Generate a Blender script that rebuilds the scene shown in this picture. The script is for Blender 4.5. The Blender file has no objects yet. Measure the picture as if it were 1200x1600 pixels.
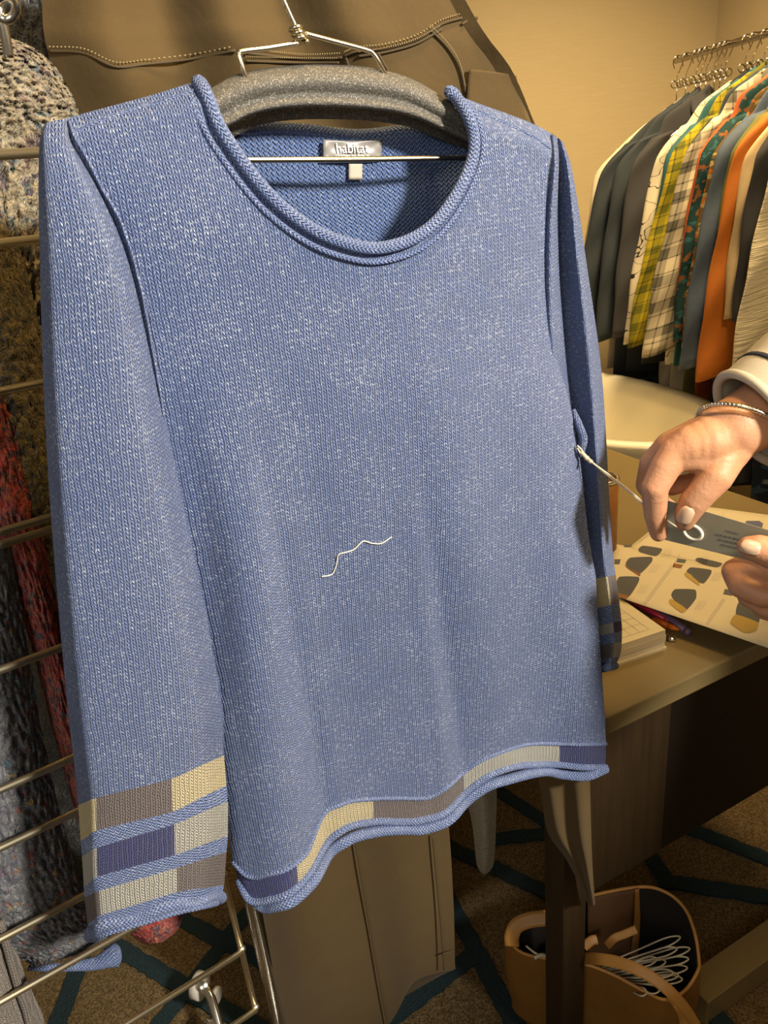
import bpy, bmesh, math, random
import numpy as np
from mathutils import Vector, Matrix
random.seed(7); RNG = np.random.default_rng(7)
SC = bpy.context.scene; COL = SC.collection

# ------------------------------------------------------------------ camera
TH = math.atan(1200/2768); RO = math.atan2(270, 2755); CH = 1.4; FPX = 1200.0
_c, _s = math.cos(TH), math.sin(TH); _cr, _sr = math.cos(RO), math.sin(RO)
_u = np.array([0, _s, _c]); CF = np.array([0, _c, -_s]); _r = np.array([1.0, 0, 0])
CR = _cr*_r-_sr*_u; CU = _sr*_r+_cr*_u; CC = np.array([0, 0, CH])
cam = bpy.data.objects.new('camera', bpy.data.cameras.new('camera')); COL.objects.link(cam)
cam.data.sensor_fit = 'VERTICAL'; cam.data.sensor_height = 32; cam.data.lens = 24; cam.data.clip_start = .02
cam.matrix_world = Matrix([[CR[i], CU[i], -CF[i], CC[i]] for i in range(3)]+[[0, 0, 0, 1]])
SC.camera = cam
# ------------------------------------------------------------------ light, exposure
w = bpy.data.worlds.new('world'); SC.world = w; w.use_nodes = True
w.node_tree.nodes['Background'].inputs[0].default_value = (1, .78, .5, 1)
w.node_tree.nodes['Background'].inputs[1].default_value = .12
def area(name, loc, aim, size, power, col, spread=180):
    l = bpy.data.lights.new(name, 'AREA'); l.shape = 'DISK'; l.size = size; l.energy = power; l.color = col
    l.spread = math.radians(spread)
    o = bpy.data.objects.new(name, l); COL.objects.link(o); o.location = loc
    o.rotation_euler = (Vector(aim)-Vector(loc)).to_track_quat('-Z', 'Y').to_euler(); return o
sp_ = bpy.data.lights.new('key_spot', 'SPOT'); sp_.energy = 345; sp_.color = (1, .93, .81); sp_.shadow_soft_size = .11; sp_.spot_size = math.radians(42); sp_.spot_blend = .5
spo = bpy.data.objects.new('key_spot', sp_); COL.objects.link(spo); spo.location = (1.35, -.55, 2.15)
spo.rotation_euler = (Vector((.03, .70, 1.16))-spo.location).to_track_quat('-Z', 'Y').to_euler()
area('front_fill', (-.5, -1.2, 1.9), (0, .7, 1.1), .9, 11, (1, .95, .86))  # unseen fill light added behind the camera for the sweater front
area('ceiling_lamp', (.55, .45, 2.75), (.15, .8, 1.0), .3, 24, (1, .66, .26))
area('room_lamp', (2.9, 1.3, 1.95), (1.0, 3.0, 1.4), .25, 21, (1, .70, .34))
area('far_downlight', (1.0, 2.0, 2.8), (.85, 2.55, .7), .3, 26, (1, .72, .36), 95)
area('wall_wash', (.35, 2.2, 2.9), (.5, 3.4, 1.9), .3, 7, (1, .72, .37))
SC.view_settings.view_transform = 'Standard'; SC.view_settings.look = 'None'
SC.view_settings.exposure = 0.0; SC.view_settings.gamma = 1.0; SC.view_settings.use_curve_mapping = False

# ------------------------------------------------------------------ geometry helpers
def ray(x, y): return CR*((x-600)/FPX)-CU*((y-800)/FPX)+CF
def at_d(x, y, d):
    q = ray(x, y); return CC+q*(d/math.hypot(q[0], q[1]))
def at_plane(x, y, p, n):
    q = ray(x, y); return CC+q*(np.dot(np.array(p)-CC, n)/np.dot(q, n))
def at_z(x, y, z): return at_plane(x, y, (0, 0, z), (0, 0, 1))
def proj(P):
    q = np.array(P)-CC; w_ = q@CF; return 600+FPX*(q@CR)/w_, 800-FPX*(q@CU)/w_
def azdir(deg): a = math.radians(deg); return np.array([math.sin(a), math.cos(a), 0.0])

def cr(pts, n, closed=False):
    """n samples of a Catmull-Rom curve through pts (uniform in knot index)."""
    P = np.array(pts, float); k = len(P)
    if closed: T = np.linspace(0, k, n, endpoint=False)
    else: T = np.linspace(0, k-1, n)
    i = np.minimum(np.floor(T).astype(int), k-1 if closed else max(k-2, 0)); t = (T-i)[:, None]
    def g(j):
        if closed: return P[j % k]
        out = P[np.clip(j, 0, k-1)].copy()
        lo = j < 0; hi = j > k-1
        if k > 1:
            out[lo] = 2*P[0]-P[1]; out[hi] = 2*P[-1]-P[-2]
        return out
    a, b, c, d = g(i-1), g(i), g(i+1), g(i+2)
    return .5*((2*b)+(-a+c)*t+(2*a-5*b+4*c-d)*t**2+(-a+3*b-3*c+d)*t**3)
def net(rows, nu, nv, closed=False):
    """control net (list of rows of 3D points) -> nv x nu smooth grid."""
    A = np.array([cr(r, nu, closed) for r in rows])
    return np.stack([cr(A[:, j], nv) for j in range(A.shape[1])], axis=1)
def lerp_list(pts, x):
    """smooth 1-D interpolation through (x, y) knots (monotone x)."""
    X = np.array([p[0] for p in pts], float); Y = np.array([p[1] for p in pts], float); x = np.asarray(x, float)
    m = np.gradient(Y, X); i = np.clip(np.searchsorted(X, x)-1, 0, len(X)-2); h = X[i+1]-X[i]; t = np.clip((x-X[i])/h, 0, 1)
    return (2*t**3-3*t**2+1)*Y[i]+(t**3-2*t**2+t)*h*m[i]+(-2*t**3+3*t**2)*Y[i+1]+(t**3-t**2)*h*m[i+1]

def wloc(o):
    v = Vector((0, 0, 0))
    while o is not None: v = v+o.location; o = o.parent
    return np.array(v)
class MB:
    def __init__(s): s.v = []; s.f = []; s.uv = []; s.mi = []
    def add(s, V, F, UV=None, mi=0):
        b = len(s.v); s.v += [tuple(p) for p in V]; s.f += [tuple(i+b for i in q) for q in F]
        s.uv += list(UV) if UV is not None else [(0, 0)]*len(V); s.mi += [mi]*len(F); return s
    def grid(s, P, uv=None, closed_u=False, flip=False, mi=0, cap=False):
        nv, nu = P.shape[:2]; F = []
        for j in range(nv-1):
            for i in range(nu if closed_u else nu-1):
                q = (j*nu+i, j*nu+(i+1) % nu, (j+1)*nu+(i+1) % nu, (j+1)*nu+i); F.append(q[::-1] if flip else q)
        if cap:
            F.append(tuple(range(nu))[::-1]); F.append(tuple((nv-1)*nu+i for i in range(nu)))
        U = None if uv is None else [tuple(p) for p in np.asarray(uv).reshape(-1, 2)]
        return s.add(P.reshape(-1, 3), F, U, mi)
    def tube(s, pts, r, seg=8, n=None, closed=False, cap=True, flat=1.0, up=None, mi=0, uvs=1.0):
        P = cr(pts, n, closed) if n else np.array(pts, float); m = len(P)
        R = np.interp(np.linspace(0, 1, m), np.linspace(0, 1, len(r)), r) if hasattr(r, '__len__') else np.full(m, r)
        if closed: T = np.roll(P, -1, 0)-np.roll(P, 1, 0)
        else: T = np.gradient(P, axis=0)
        T /= np.linalg.norm(T, axis=1)[:, None]+1e-12
        N = np.array(up if up is not None else ((0, 0, 1) if abs(T[0][2]) < .9 else (1, 0, 0)), float); rings = []
        L = np.concatenate([[0], np.cumsum(np.linalg.norm(np.diff(P, axis=0), axis=1))]); uv = []
        for i in range(m):
            if up is not None: N = np.array(up, float)
            N = N-T[i]*(N@T[i]); N /= np.linalg.norm(N)+1e-12; B = np.cross(T[i], N)
            a = np.linspace(0, 2*np.pi, seg, endpoint=False)
            rings.append(P[i]+R[i]*(np.cos(a)[:, None]*N*flat+np.sin(a)[:, None]*B))
            uv.append(np.stack([np.abs(a-math.pi)*R[i], np.full(seg, L[i])], 1))
        A = np.array(rings); U = np.array(uv)
        if closed: A = np.concatenate([A, A[:1]]); U = np.concatenate([U, U[:1]])
        return s.grid(A, U, True, mi=mi, cap=cap and not closed)
    def box(s, c, ax, ay, az, bevel=0, mi=0):
        """oriented box: centre c, half-axis vectors."""
        c, ax, ay, az = [np.array(q, float) for q in (c, ax, ay, az)]
        if bevel <= 0:
            V = [c+i*ax+j*ay+k*az for i in (-1, 1) for j in (-1, 1) for k in (-1, 1)]
            F = [(0, 1, 3, 2), (4, 6, 7, 5), (0, 4, 5, 1), (2, 3, 7, 6), (0, 2, 6, 4), (1, 5, 7, 3)]
            return s.add(V, F, None, mi)
        bm = bmesh.new(); bmesh.ops.create_cube(bm, size=2)
        l = [np.linalg.norm(q) for q in (ax, ay, az)]
        for v in bm.verts: v.co = Vector([v.co[i]*l[i] for i in range(3)])
        bmesh.ops.bevel(bm, geom=list(bm.edges), offset=bevel, segments=2, affect='EDGES', profile=.5)
        D = [q/n_ for q, n_ in zip((ax, ay, az), l)]
        bm.verts.index_update()
        V = [c+v.co[0]*D[0]+v.co[1]*D[1]+v.co[2]*D[2] for v in bm.verts]; F = [tuple(v.index for v in f.verts) for f in bm.faces]
        bm.free(); return s.add(V, F, None, mi)
    def ball(s, c, r, seg=12, rings=8, sc=(1, 1, 1)):
        V = []; F = []
        for j in range(rings+1):
            t = math.pi*j/rings
            for i in range(seg):
                a = 2*math.pi*i/seg; V.append((c[0]+r*sc[0]*math.sin(t)*math.cos(a), c[1]+r*sc[1]*math.sin(t)*math.sin(a), c[2]+r*sc[2]*math.cos(t)))
        for j in range(rings):
            for i in range(seg): F.append((j*seg+i, (j+1)*seg+i, (j+1)*seg+(i+1) % seg, j*seg+(i+1) % seg))
        return s.add(V, F)
    def slab(s, quad, t, up=None, mi=0):
        """thin slab: polygon (3D points) extruded by t along its normal."""
        Q = np.array(quad, float); n = np.cross(Q[1]-Q[0], Q[2]-Q[0]); n /= np.linalg.norm(n)
        if up is not None and n@np.array(up) < 0: n = -n
        k = len(Q); V = list(Q)+list(Q-n*t)
        F = [tuple(range(k)), tuple(range(2*k-1, k-1, -1))]+[(i, i+k, (i+1) % k+k, (i+1) % k) for i in range(k)]
        s.add(V, F, None, mi)
        return s
    def build(s, name, mat, parent=None, smooth=True, merge=None, solid=0, base=True):
        V = np.array(s.v, float)
        if parent is None:
            o0 = np.array([(V[:, 0].min()+V[:, 0].max())/2, (V[:, 1].min()+V[:, 1].max())/2, V[:, 2].min()])
        else: o0 = wloc(parent)
        me = bpy.data.meshes.new(name); me.from_pydata((V-o0).tolist(), [], s.f)
        ul = me.uv_layers.new(name='UVMap'); li = np.empty(len(me.loops), int); me.loops.foreach_get('vertex_index', li)
        ul.data.foreach_set('uv', np.array(s.uv, np.float32)[li].ravel())
        for m in (mat if isinstance(mat, (list, tuple)) else [mat]): me.materials.append(m)
        me.polygons.foreach_set('material_index', s.mi)
        bm = bmesh.new(); bm.from_mesh(me)
        if merge: bmesh.ops.remove_doubles(bm, verts=bm.verts, dist=merge)
        bmesh.ops.recalc_face_normals(bm, faces=bm.faces); bm.to_mesh(me); bm.free()
        if smooth: me.polygons.foreach_set('use_smooth', [True]*len(me.polygons))
        o = bpy.data.objects.new(name, me); COL.objects.link(o)
        if parent is None: o.location = o0
        else: o.parent = parent
        if solid:
            md = o.modifiers.new('solid', 'SOLIDIFY'); md.thickness = solid; md.offset = 0
        return o
def autosmooth(o, deg=35):
    me = o.data; bm = bmesh.new(); bm.from_mesh(me)
    for e in bm.edges:
        if len(e.link_faces) == 2 and e.calc_face_angle(0) > math.radians(deg): e.smooth = False
    bm.to_mesh(me); bm.free(); return o
def tag(o, label, cat, group=None, kind=None):
    o['label'] = label; o['category'] = cat
    if group: o['group'] = group
    if kind: o['kind'] = kind
    return o
def thing(name, label, cat, loc, group=None):
    o = bpy.data.objects.new(name, None); o.empty_display_size = .05; COL.objects.link(o); o.location = [float(x) for x in loc]
    return tag(o, label, cat, group)
def struct(name, o): o['kind'] = 'structure'; return o

# ------------------------------------------------------------------ materials
class NT:
    def __init__(s, name):
        s.m = bpy.data.materials.new(name); s.m.use_nodes = True; s.t = s.m.node_tree; s.b = s.t.nodes['Principled BSDF']
    def n(s, typ, **kw):
        o = s.t.nodes.new(typ)
        for k, v in kw.items(): setattr(o, k, v)
        return o
    def put(s, sock, v):
        if isinstance(v, bpy.types.NodeSocket): s.t.links.new(v, sock)
        elif isinstance(v, tuple) and len(v) == 3 and sock.type == 'RGBA': sock.default_value = (*v, 1)
        else: sock.default_value = v
    def M(s, op, a, b=0.0, c=0.0):
        o = s.n('ShaderNodeMath', operation=op); s.put(o.inputs[0], a); s.put(o.inputs[1], b); s.put(o.inputs[2], c); return o.outputs[0]
    def mix(s, f, a, b, blend='MIX'):
        o = s.n('ShaderNodeMix', data_type='RGBA', blend_type=blend); s.put(o.inputs[0], f); s.put(o.inputs[6], a); s.put(o.inputs[7], b); return o.outputs[2]
    def noise(s, vec, scale, detail=2, rough=.5, out=0):
        o = s.n('ShaderNodeTexNoise'); s.put(o.inputs['Vector'], vec); o.inputs['Scale'].default_value = scale
        o.inputs['Detail'].default_value = detail; o.inputs['Roughness'].default_value = rough; return o.outputs[out]
    def voro(s, vec, scale, out=1):
        o = s.n('ShaderNodeTexVoronoi'); s.put(o.inputs['Vector'], vec); o.inputs['Scale'].default_value = scale; return o.outputs[out]
    def ramp(s, v, a, b):
        o = s.n('ShaderNodeMapRange'); o.interpolation_type = 'SMOOTHSTEP'; s.put(o.inputs[0], v); o.inputs[1].default_value = a; o.inputs[2].default_value = b; return o.outputs[0]
    def coord(s, k='Object'): return s.n('ShaderNodeTexCoord').outputs[k]
    def xyz(s, v): o = s.n('ShaderNodeSeparateXYZ'); s.put(o.inputs[0], v); return o.outputs
    def comb(s, x, y, z=0.0): o = s.n('ShaderNodeCombineXYZ'); s.put(o.inputs[0], x); s.put(o.inputs[1], y); s.put(o.inputs[2], z); return o.outputs[0]
    def bump(s, h, strength=.5, dist=.001):
        o = s.n('ShaderNodeBump'); o.inputs['Strength'].default_value = strength; o.inputs['Distance'].default_value = dist
        s.put(o.inputs['Height'], h); s.put(s.b.inputs['Normal'], o.outputs[0])
    def fin(s, col, rough=.6, metal=0, spec=None, sheen=0):
        s.put(s.b.inputs['Base Color'], col); s.put(s.b.inputs['Roughness'], rough); s.b.inputs['Metallic'].default_value = metal
        if spec is not None: s.b.inputs['Specular IOR Level'].default_value = spec
        if sheen: s.b.inputs['Sheen Weight'].default_value = sheen; s.b.inputs['Sheen Roughness'].default_value = .5
        return s.m
def plain(name, col, rough=.5, metal=0, var=.12, scale=40, bump=0, spec=None, sheen=0):
    t = NT(name); f = t.noise(t.coord(), scale, 3)
    c = t.mix(f, tuple(x*(1-var) for x in col), tuple(min(1, x*(1+var)) for x in col))
    if bump: t.bump(t.noise(t.coord(), scale*6, 2), bump, .001)
    return t.fin(c, rough, metal, spec, sheen)
def knit(name, col, light, wale=.0041, course=.0031, slub=.5, purl=False, gap_shade=.3, strength=1.0, dist=.0030):
    """stockinette / purl stitches laid out in metres on the UV map; pale slub flecks in the yarn."""
    t = NT(name); uv = t.coord('UV'); x, y, _ = t.xyz(uv)
    wob = t.noise(uv, 60, 2)
    X = t.M('ADD', t.M('DIVIDE', x, wale), t.M('MULTIPLY', wob, .8)); Y = t.M('ADD', t.M('DIVIDE', y, course), t.M('MULTIPLY', wob, .7))
    fx = t.M('FRACT', X); a = t.M('MULTIPLY', t.M('ABSOLUTE', t.M('SUBTRACT', fx, .5)), 2.0)
    if purl:
        ph = t.M('MULTIPLY', t.M('SINE', t.M('MULTIPLY', X, 2*math.pi)), .33)
        fy = t.M('FRACT', t.M('ADD', Y, ph)); q = t.M('SUBTRACT', t.M('MULTIPLY', fy, 2.0), 1.0)
        h = t.M('SUBTRACT', 1.0, t.M('MULTIPLY', q, q))
    else:
        q = t.M('SUBTRACT', t.M('MULTIPLY', a, 2.0), 1.0); across = t.M('SUBTRACT', 1.0, t.M('MULTIPLY', q, q))
        fy = t.M('FRACT', t.M('ADD', Y, t.M('MULTIPLY', a, -.9))); q2 = t.M('SUBTRACT', t.M('MULTIPLY', fy, 2.0), 1.0)
        al = t.M('SUBTRACT', 1.0, t.M('MULTIPLY', q2, q2))
        h = t.M('MULTIPLY', t.M('POWER', t.M('MAXIMUM', across, 0.0), .6), t.M('ADD', .35, t.M('MULTIPLY', al, .65)))
    fl = t.noise(t.comb(t.M('MULTIPLY', x, 210), t.M('MULTIPLY', y, 400)), 1, 3, .65)
    big = t.noise(uv, 25, 2)
    fleck = t.M('MULTIPLY', t.ramp(t.M('ADD', fl, t.M('MULTIPLY', t.M('SUBTRACT', big, .5), .2)), .49, .72), slub)
    yarn = t.noise(uv, 900, 2)
    c = t.mix(t.M('MULTIPLY', yarn, .5), col, tuple(v*.72 for v in col))
    c = t.mix(t.M('MULTIPLY', t.M('SUBTRACT', 1.0, h), gap_shade), c, tuple(v*.35 for v in col))  # shade between the stitches painted into the base colour
    c = t.mix(t.M('MULTIPLY', fleck, t.M('ADD', .35, t.M('MULTIPLY', h, .65))), c, light)
    t.bump(t.M('ADD', h, t.M('MULTIPLY', t.noise(uv, 1500, 2), .35)), strength, dist)
    return t.fin(c, .8, 0, .25, .15)
def boucle(name, cols, scale=130, dark=.35, bump=1.0):
    """lumpy flecked yarn: base colours by cell, with dark hollows between the loops painted into the colour by noise."""
    t = NT(name); co = t.coord(); j = t.n('ShaderNodeVectorMath', operation='ADD'); t.put(j.inputs[0], co)
    sc = t.n('ShaderNodeVectorMath', operation='SCALE'); t.put(sc.inputs[0], t.noise(co, 90, 2, .5, 1)); sc.inputs[3].default_value = .012; t.put(j.inputs[1], sc.outputs[0]); v = j.outputs[0]
    cell = t.voro(v, scale, 1); r = t.xyz(cell)[0]; c = cols[0][1]; acc = 0.0
    for wgt, k in cols[1:]:
        acc += wgt; c = t.mix(t.M('GREATER_THAN', r, 1-acc), k, c) if False else t.mix(t.M('MULTIPLY', t.M('GREATER_THAN', r, acc-wgt), t.M('LESS_THAN', r, acc)), c, k)
    d = t.voro(v, scale*1.3, 0)
    c = t.mix(t.M('MULTIPLY', t.noise(v, scale*1.1, 3), dark*1.6), c, tuple(q*.25 for q in cols[0][1]))
    t.bump(t.M('SUBTRACT', t.noise(v, scale*3, 3, .7), d), bump, .006)
    return t.fin(c, .9, 0, .2, .3)
def plaid(name, base, b1, b2, s1=.055, s2=.03):
    t = NT(name); x, y, _ = t.xyz(t.coord('UV'))
    def band(v, p, wd, o=0.0): return t.M('LESS_THAN', t.M('FRACT', t.M('ADD', t.M('DIVIDE', v, p), o)), wd)
    h1 = t.M('MULTIPLY', t.M('ADD', band(x, s1, .4), band(y, s1, .4)), .42)
    h2 = t.M('MULTIPLY', t.M('ADD', band(x, s2, .12, .3), band(y, s2, .12, .3)), .45)
    return t.fin(t.mix(h2, t.mix(h1, base, b1), b2), .85, 0, .2)
def printed(name, base, ink, scale=14, lo=.03, hi=.05):
    """curly line print / floral print."""
    t = NT(name); uv = t.coord('UV'); nz = t.noise(uv, scale, 2, .5, 1); d = t.voro(nz, 4.5, 0)
    l = t.M('ABSOLUTE', t.M('SUBTRACT', t.noise(uv, scale, 1), .5))
    return t.fin(t.mix(t.ramp(l, hi*.5, lo*.2), base, ink), .8, 0, .2)
def floral(name, base, cols, scale=45):
    t = NT(name); uv = t.coord('UV'); c = base
    for i, k in enumerate(cols):
        v = t.n('ShaderNodeVectorMath', operation='ADD'); t.put(v.inputs[0], uv); v.inputs[1].default_value = (i*3.1, i*1.7, 0)
        c = t.mix(t.ramp(t.noise(v.outputs[0], scale, 2), .56, .6), c, k)
    return t.fin(c, .8, 0, .2)
CHROME = plain('chrome', (.88, .85, .78), .2, 1, .03); STEEL = plain('steel_wire', (.78, .68, .48), .25, 1, .05)
RACKM = plain('rack_chrome', (.50, .45, .36), .16, 1, .03)
WIREM = plain('plated_wire', (.98, .87, .62), .36, 1, .03)
BLUE_C = (.200, .285, .59); BLUE_L = (.68, .78, .98)
KBLUE = knit('blue_slub_knit', BLUE_C, BLUE_L, slub=.75, gap_shade=.85); KPURL = knit('blue_purl_knit', BLUE_C, BLUE_L, .0042, .0034, .55, True, .35)
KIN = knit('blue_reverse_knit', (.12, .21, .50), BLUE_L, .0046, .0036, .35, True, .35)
KCREAM = knit('cream_knit', (.88, .74, .44), (.95, .86, .6), slub=.3, gap_shade=.16); KTAUPE = knit('taupe_knit', (.23, .185, .18), (.4, .33, .3), slub=.4, gap_shade=.3)
KNAVY = knit('navy_knit', (.055, .065, .24), (.14, .16, .4), slub=.3, gap_shade=.3); KGREY = knit('pale_grey_knit', (.66, .64, .56), (.85, .82, .72), slub=.35, gap_shade=.22)

# ------------------------------------------------------------------ room shell
RV = ray(355, 302); RDIR = np.array([RV[0], RV[1], 0]); RDIR /= np.linalg.norm(RDIR)      # along the far clothes rail, away from us
RLAT = np.array([RDIR[1], -RDIR[0], 0])                                                   # to the right of it
E0 = at_d(1064, 92, 3.05)
WB = E0+RDIR*.56; CORN = at_plane(1120, 40, WB, RDIR)
t = NT('wallpaper'); co = t.coord(); x_, y_, z_ = t.xyz(co)
wv = t.noise(t.comb(t.M('MULTIPLY', x_, 12), t.M('MULTIPLY', y_, 12), t.M('MULTIPLY', z_, 160)), 1, 4, .7)
t.bump(wv, .25, .002); WALL = t.fin(t.mix(wv, (.50, .41, .25), (.60, .50, .32)), .7)
def wallslab(name, a, b, n_back):
    a = np.array([a[0], a[1], 0]); b = np.array([b[0], b[1], 0]); c = (a+b)/2+n_back*.05+np.array([0, 0, 1.35])
    return struct(name, MB().box(c, (b-a)/2, n_back*.05, (0, 0, 1.35)).build(name, WALL, None, False))
wallslab('wall_back', CORN-RLAT*3.2, CORN+RLAT*.1, RDIR)
wallslab('wall_right', CORN, CORN-RDIR*3.2, RLAT)
CARPET = None
t = NT('carpet_pile'); co = t.coord(); nz = t.noise(co, 260, 3, .7); n2 = t.noise(co, 7, 2)
c = t.mix(t.ramp(nz, .35, .68), (.07, .046, .02), (.26, .18, .085)); c = t.mix(t.M('MULTIPLY', n2, .35), c, (.12, .085, .045)); t.bump(nz, 1.0, .006); CARPET = t.fin(c, .95, 0, .1)
t = NT('carpet_stripe'); co = t.coord(); nz = t.noise(co, 260, 3, .7); t.bump(nz, 1.0, .006); CSTRIPE = t.fin(t.mix(nz, (.008, .018, .022), (.035, .06, .07)), .95, 0, .1)
floor = struct('floor', MB().box((.5, 1.9, -.02), (3.2, 0, 0), (0, 2.9, 0), (0, 0, .02)).build('floor', CARPET, None, False))
NST = [0]
def stripe(p, q, wd=.034, ext=(0, 0)):
    NST[0] += 1; zt = .002+.00035*NST[0]
    a, b = at_z(*p, .0), at_z(*q, .0); d = (b-a); L = np.linalg.norm(d); d /= L; a = a-d*ext[0]; b = b+d*ext[1]; L += sum(ext); n = np.array([-d[1], d[0], 0])
    k = max(6, int(L/.012)); V = []; F = []
    for i in range(k+1):
        c = a+d*L*i/k
        for s_ in (-1, 1):
            e = c+n*s_*(wd/2+random.uniform(-.002, .002)); V += [e+(0, 0, zt), e+(0, 0, -.001)]
    for i in range(k):
        o = i*4; F += [(o, o+4, o+6, o+2), (o, o+1, o+5, o+4), (o+2, o+6, o+7, o+3)]
    return MB().add(V, F).build('carpet_stripe', CSTRIPE, floor, False)
for p, q, e in [((280, 1435), (460, 1527), (.03, .1)), ((393, 1419), (253, 1596), (.2, .2)), ((170, 1472), (305, 1553), (.1, .05)), ((123, 1512), (90, 1600), (.12, .1)),
                ((779, 1237), (850, 1283), (.3, .15)), ((775, 1312), (854, 1304), (.02, .05)), ((700, 1324), (860, 1398), (.2, .1)), ((708, 1420), (800, 1592), (.15, .2)),
                ((560, 1630), (742, 1492), (0, .0)), ((1083, 1298), (1200, 1344), (.05, .5)), ((1012, 1333), (1042, 1379), (.15, .0)), ((1042, 1379), (1200, 1404), (.02, .4)), ((1095, 1565), (1130, 1602), (.05, .1)),
                ((300, 1553), (460, 1640), (0, .1))]:
    stripe(p, q, ext=e)

# ------------------------------------------------------------------ the blue sweater
SD = azdir(66); SN = np.array([SD[1], -SD[0], 0]); SO = at_d(565, 250, .64)
def W(px, py, off=0.0): return at_plane(px, py, SO+SN*off, SN)
def suv(P): q = P-SO; return np.stack([q@SD, P[..., 2]], -1)
sweater = thing('sweater', 'blue slub knit sweater with rolled neck and colour block cuffs on padded hanger', 'sweater', at_d(620, 1290, .72)*[1, 1, 0]+[0, 0, .70])
BL = [(128, 302), (147, 242), (160, 195), (172, 150), (184, 108), (210, 110), (240, 120), (300, 150), (345, 175), (440, 203), (520, 218), (620, 232), (780, 266), (900, 288)]
BR = [(141, 703), (156, 733), (166, 760), (176, 788), (193, 832), (211, 864), (245, 866), (350, 856), (475, 855), (540, 863), (600, 882), (660, 897), (760, 911), (840, 920), (900, 931)]
NL = [(128, 306), (150, 322), (195, 340), (235, 365), (285, 402), (325, 440), (362, 490), (382, 540), (391, 583), (392, 585)]
NR = [(141, 704), (155, 716), (185, 734), (220, 743), (255, 738), (305, 716), (350, 682), (378, 640), (391, 592), (392, 585)]
HT = [(362, 1345), (385, 1368), (420, 1366), (463, 1348), (483, 1325), (500, 1281), (533, 1257), (583, 1248), (630, 1247), (675, 1244), (700, 1229), (724, 1207), (742, 1194), (783, 1175), (825, 1163), (874, 1162), (910, 1163), (947, 1162)]
HB = [(372, 1372), (388, 1403), (425, 1404), (466, 1383), (486, 1359), (504, 1325), (533, 1297), (583, 1283), (625, 1283), (660, 1280), (695, 1269), (725, 1239), (750, 1219), (800, 1198), (837, 1194), (874, 1194), (910, 1198), (945, 1198)]
HR = [(380, 1380), (404, 1411), (432, 1413), (468, 1396), (492, 1370), (508, 1339), (540, 1313), (590, 1298), (630, 1295), (667, 1293), (700, 1280), (727, 1251), (751, 1233), (797, 1216), (846, 1205), (879, 1210), (914, 1212), (944, 1200)]
def auv(P):
    d = np.linalg.norm(np.diff(P, axis=1), axis=2); u = np.concatenate([np.zeros((len(P), 1)), np.cumsum(d, 1)], 1); m_ = P.shape[1]//2
    return np.stack([u-u[:, m_:m_+1], P[..., 2]], -1)
def hem_off(px, py):
    P = W(px, py)
    for _ in range(12):
        s_ = (P-SO)@SD; zt = .742-.085*(s_+.17)
        P = at_z(px, py, zt)
    return float((P-SO)@SN)
HO = np.array([hem_off(*p) for p in HB]); HO = np.clip(HO, -.035, .04); HO[0] = -.02; HO[1] = HO[2]-.012
tx = (np.array([p[0] for p in HT])-362)/(947-362)           # column parameter of the hem knots
def smooth(x): x = np.clip(x, 0, 1); return x*x*(3-2*x)
def ysh(x): return np.interp(x, [60, 108, 150, 195, 242, 302, 703, 733, 760, 788, 832, 864, 890], [194, 184, 172, 160, 147, 128, 141, 156, 166, 176, 193, 211, 232])
def base_off(t, y, x=None):
    side = np.sin(np.pi*np.clip(t, 0, 1))**.6
    drop = smooth((y-130)/260)
    if x is None: x = lerp_list(BL, y)+(lerp_list(BR, y)-lerp_list(BL, y))*t
    e = smooth((y-ysh(x))/42.0+.06)**.6
    o = -.016+.016*e+(.004+.024*drop)*side*e
    # soft drape folds running down from the shoulders
    v = smooth((y-420)/700)
    o = o+v*(.010*np.cos((t-.165-.05*v)*2*np.pi*1.75)+.004*np.cos(t*2*np.pi*4.1+1.0))
    o = o-.010*v*np.exp(-((t-.06)/.05)**2)
    return o
def hemo(t): return lerp_list(list(zip(tx, HO)), t)
def tgeo(x, y):
    y = min(y, 900); a, b = float(lerp_list(BL, y)), float(lerp_list(BR, y)); return min(1, max(0, (x-a)/max(1, b-a)))
def body_pt(t, x, y):
    if y < 900: t = tgeo(x, y)
    return W(x, y, float(base_off(t, y, x)*(1-.6*smooth((y-800)/500))+hemo(t)*smooth((y-560)/700)))
NU = 150; TT = np.linspace(0, 1, NU); y0 = 392.0
L0, R0 = lerp_list(BL, y0), lerp_list(BR, y0); tc = (585-L0)/(R0-L0); kc = int(round(tc*(NU-1))); TT[kc] = tc
def half(ys, ts, lo, hi, fl, fr):
    out = []
    for y in ys:
        a, b = float(lerp_list(lo, y)), float(lerp_list(hi, y)); out.append([body_pt(t_, a+(b-a)*(t_-fl)/(fr-fl), y) for t_ in ts])
    return np.array(out)
q = np.linspace(0, 1, 70); yl = 128+(392-128)*(1-(1-q)**1.7)
yr = 141+(392-141)*(1-(1-q)**1.7)
PL = half(yl, TT[:kc+1], BL, NL, 0, tc); PR = half(yr, TT[kc:], NR, BR, tc, 1)
ym = np.linspace(392, 900, 130); PM = np.array([[body_pt(t_, lerp_list(BL, y)+(lerp_list(BR, y)-lerp_list(BL, y))*t_, y) for t_ in TT] for y in ym])
La, Ra = float(lerp_list(BL, 900)), float(lerp_list(BR, 900))
def hemcurve(K, t): return lerp_list([(a, p[0]) for a, p in zip(tx, K)], t), lerp_list([(a, p[1]) for a, p in zip(tx, K)], t)
def lowrow(f, K=HT):
    out = []
    for t_ in TT:
        hx, hy = hemcurve(K, t_); x9 = La+(Ra-La)*t_
        e = f*f*(3-2*f)*.35+f*.65
        out.append(body_pt(t_, x9+(float(hx)-x9)*e, 900+(float(hy)-900)*f))
    return out
PB = np.array([lowrow(f) for f in np.linspace(0, 1, 100)])
mb = MB()
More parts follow.
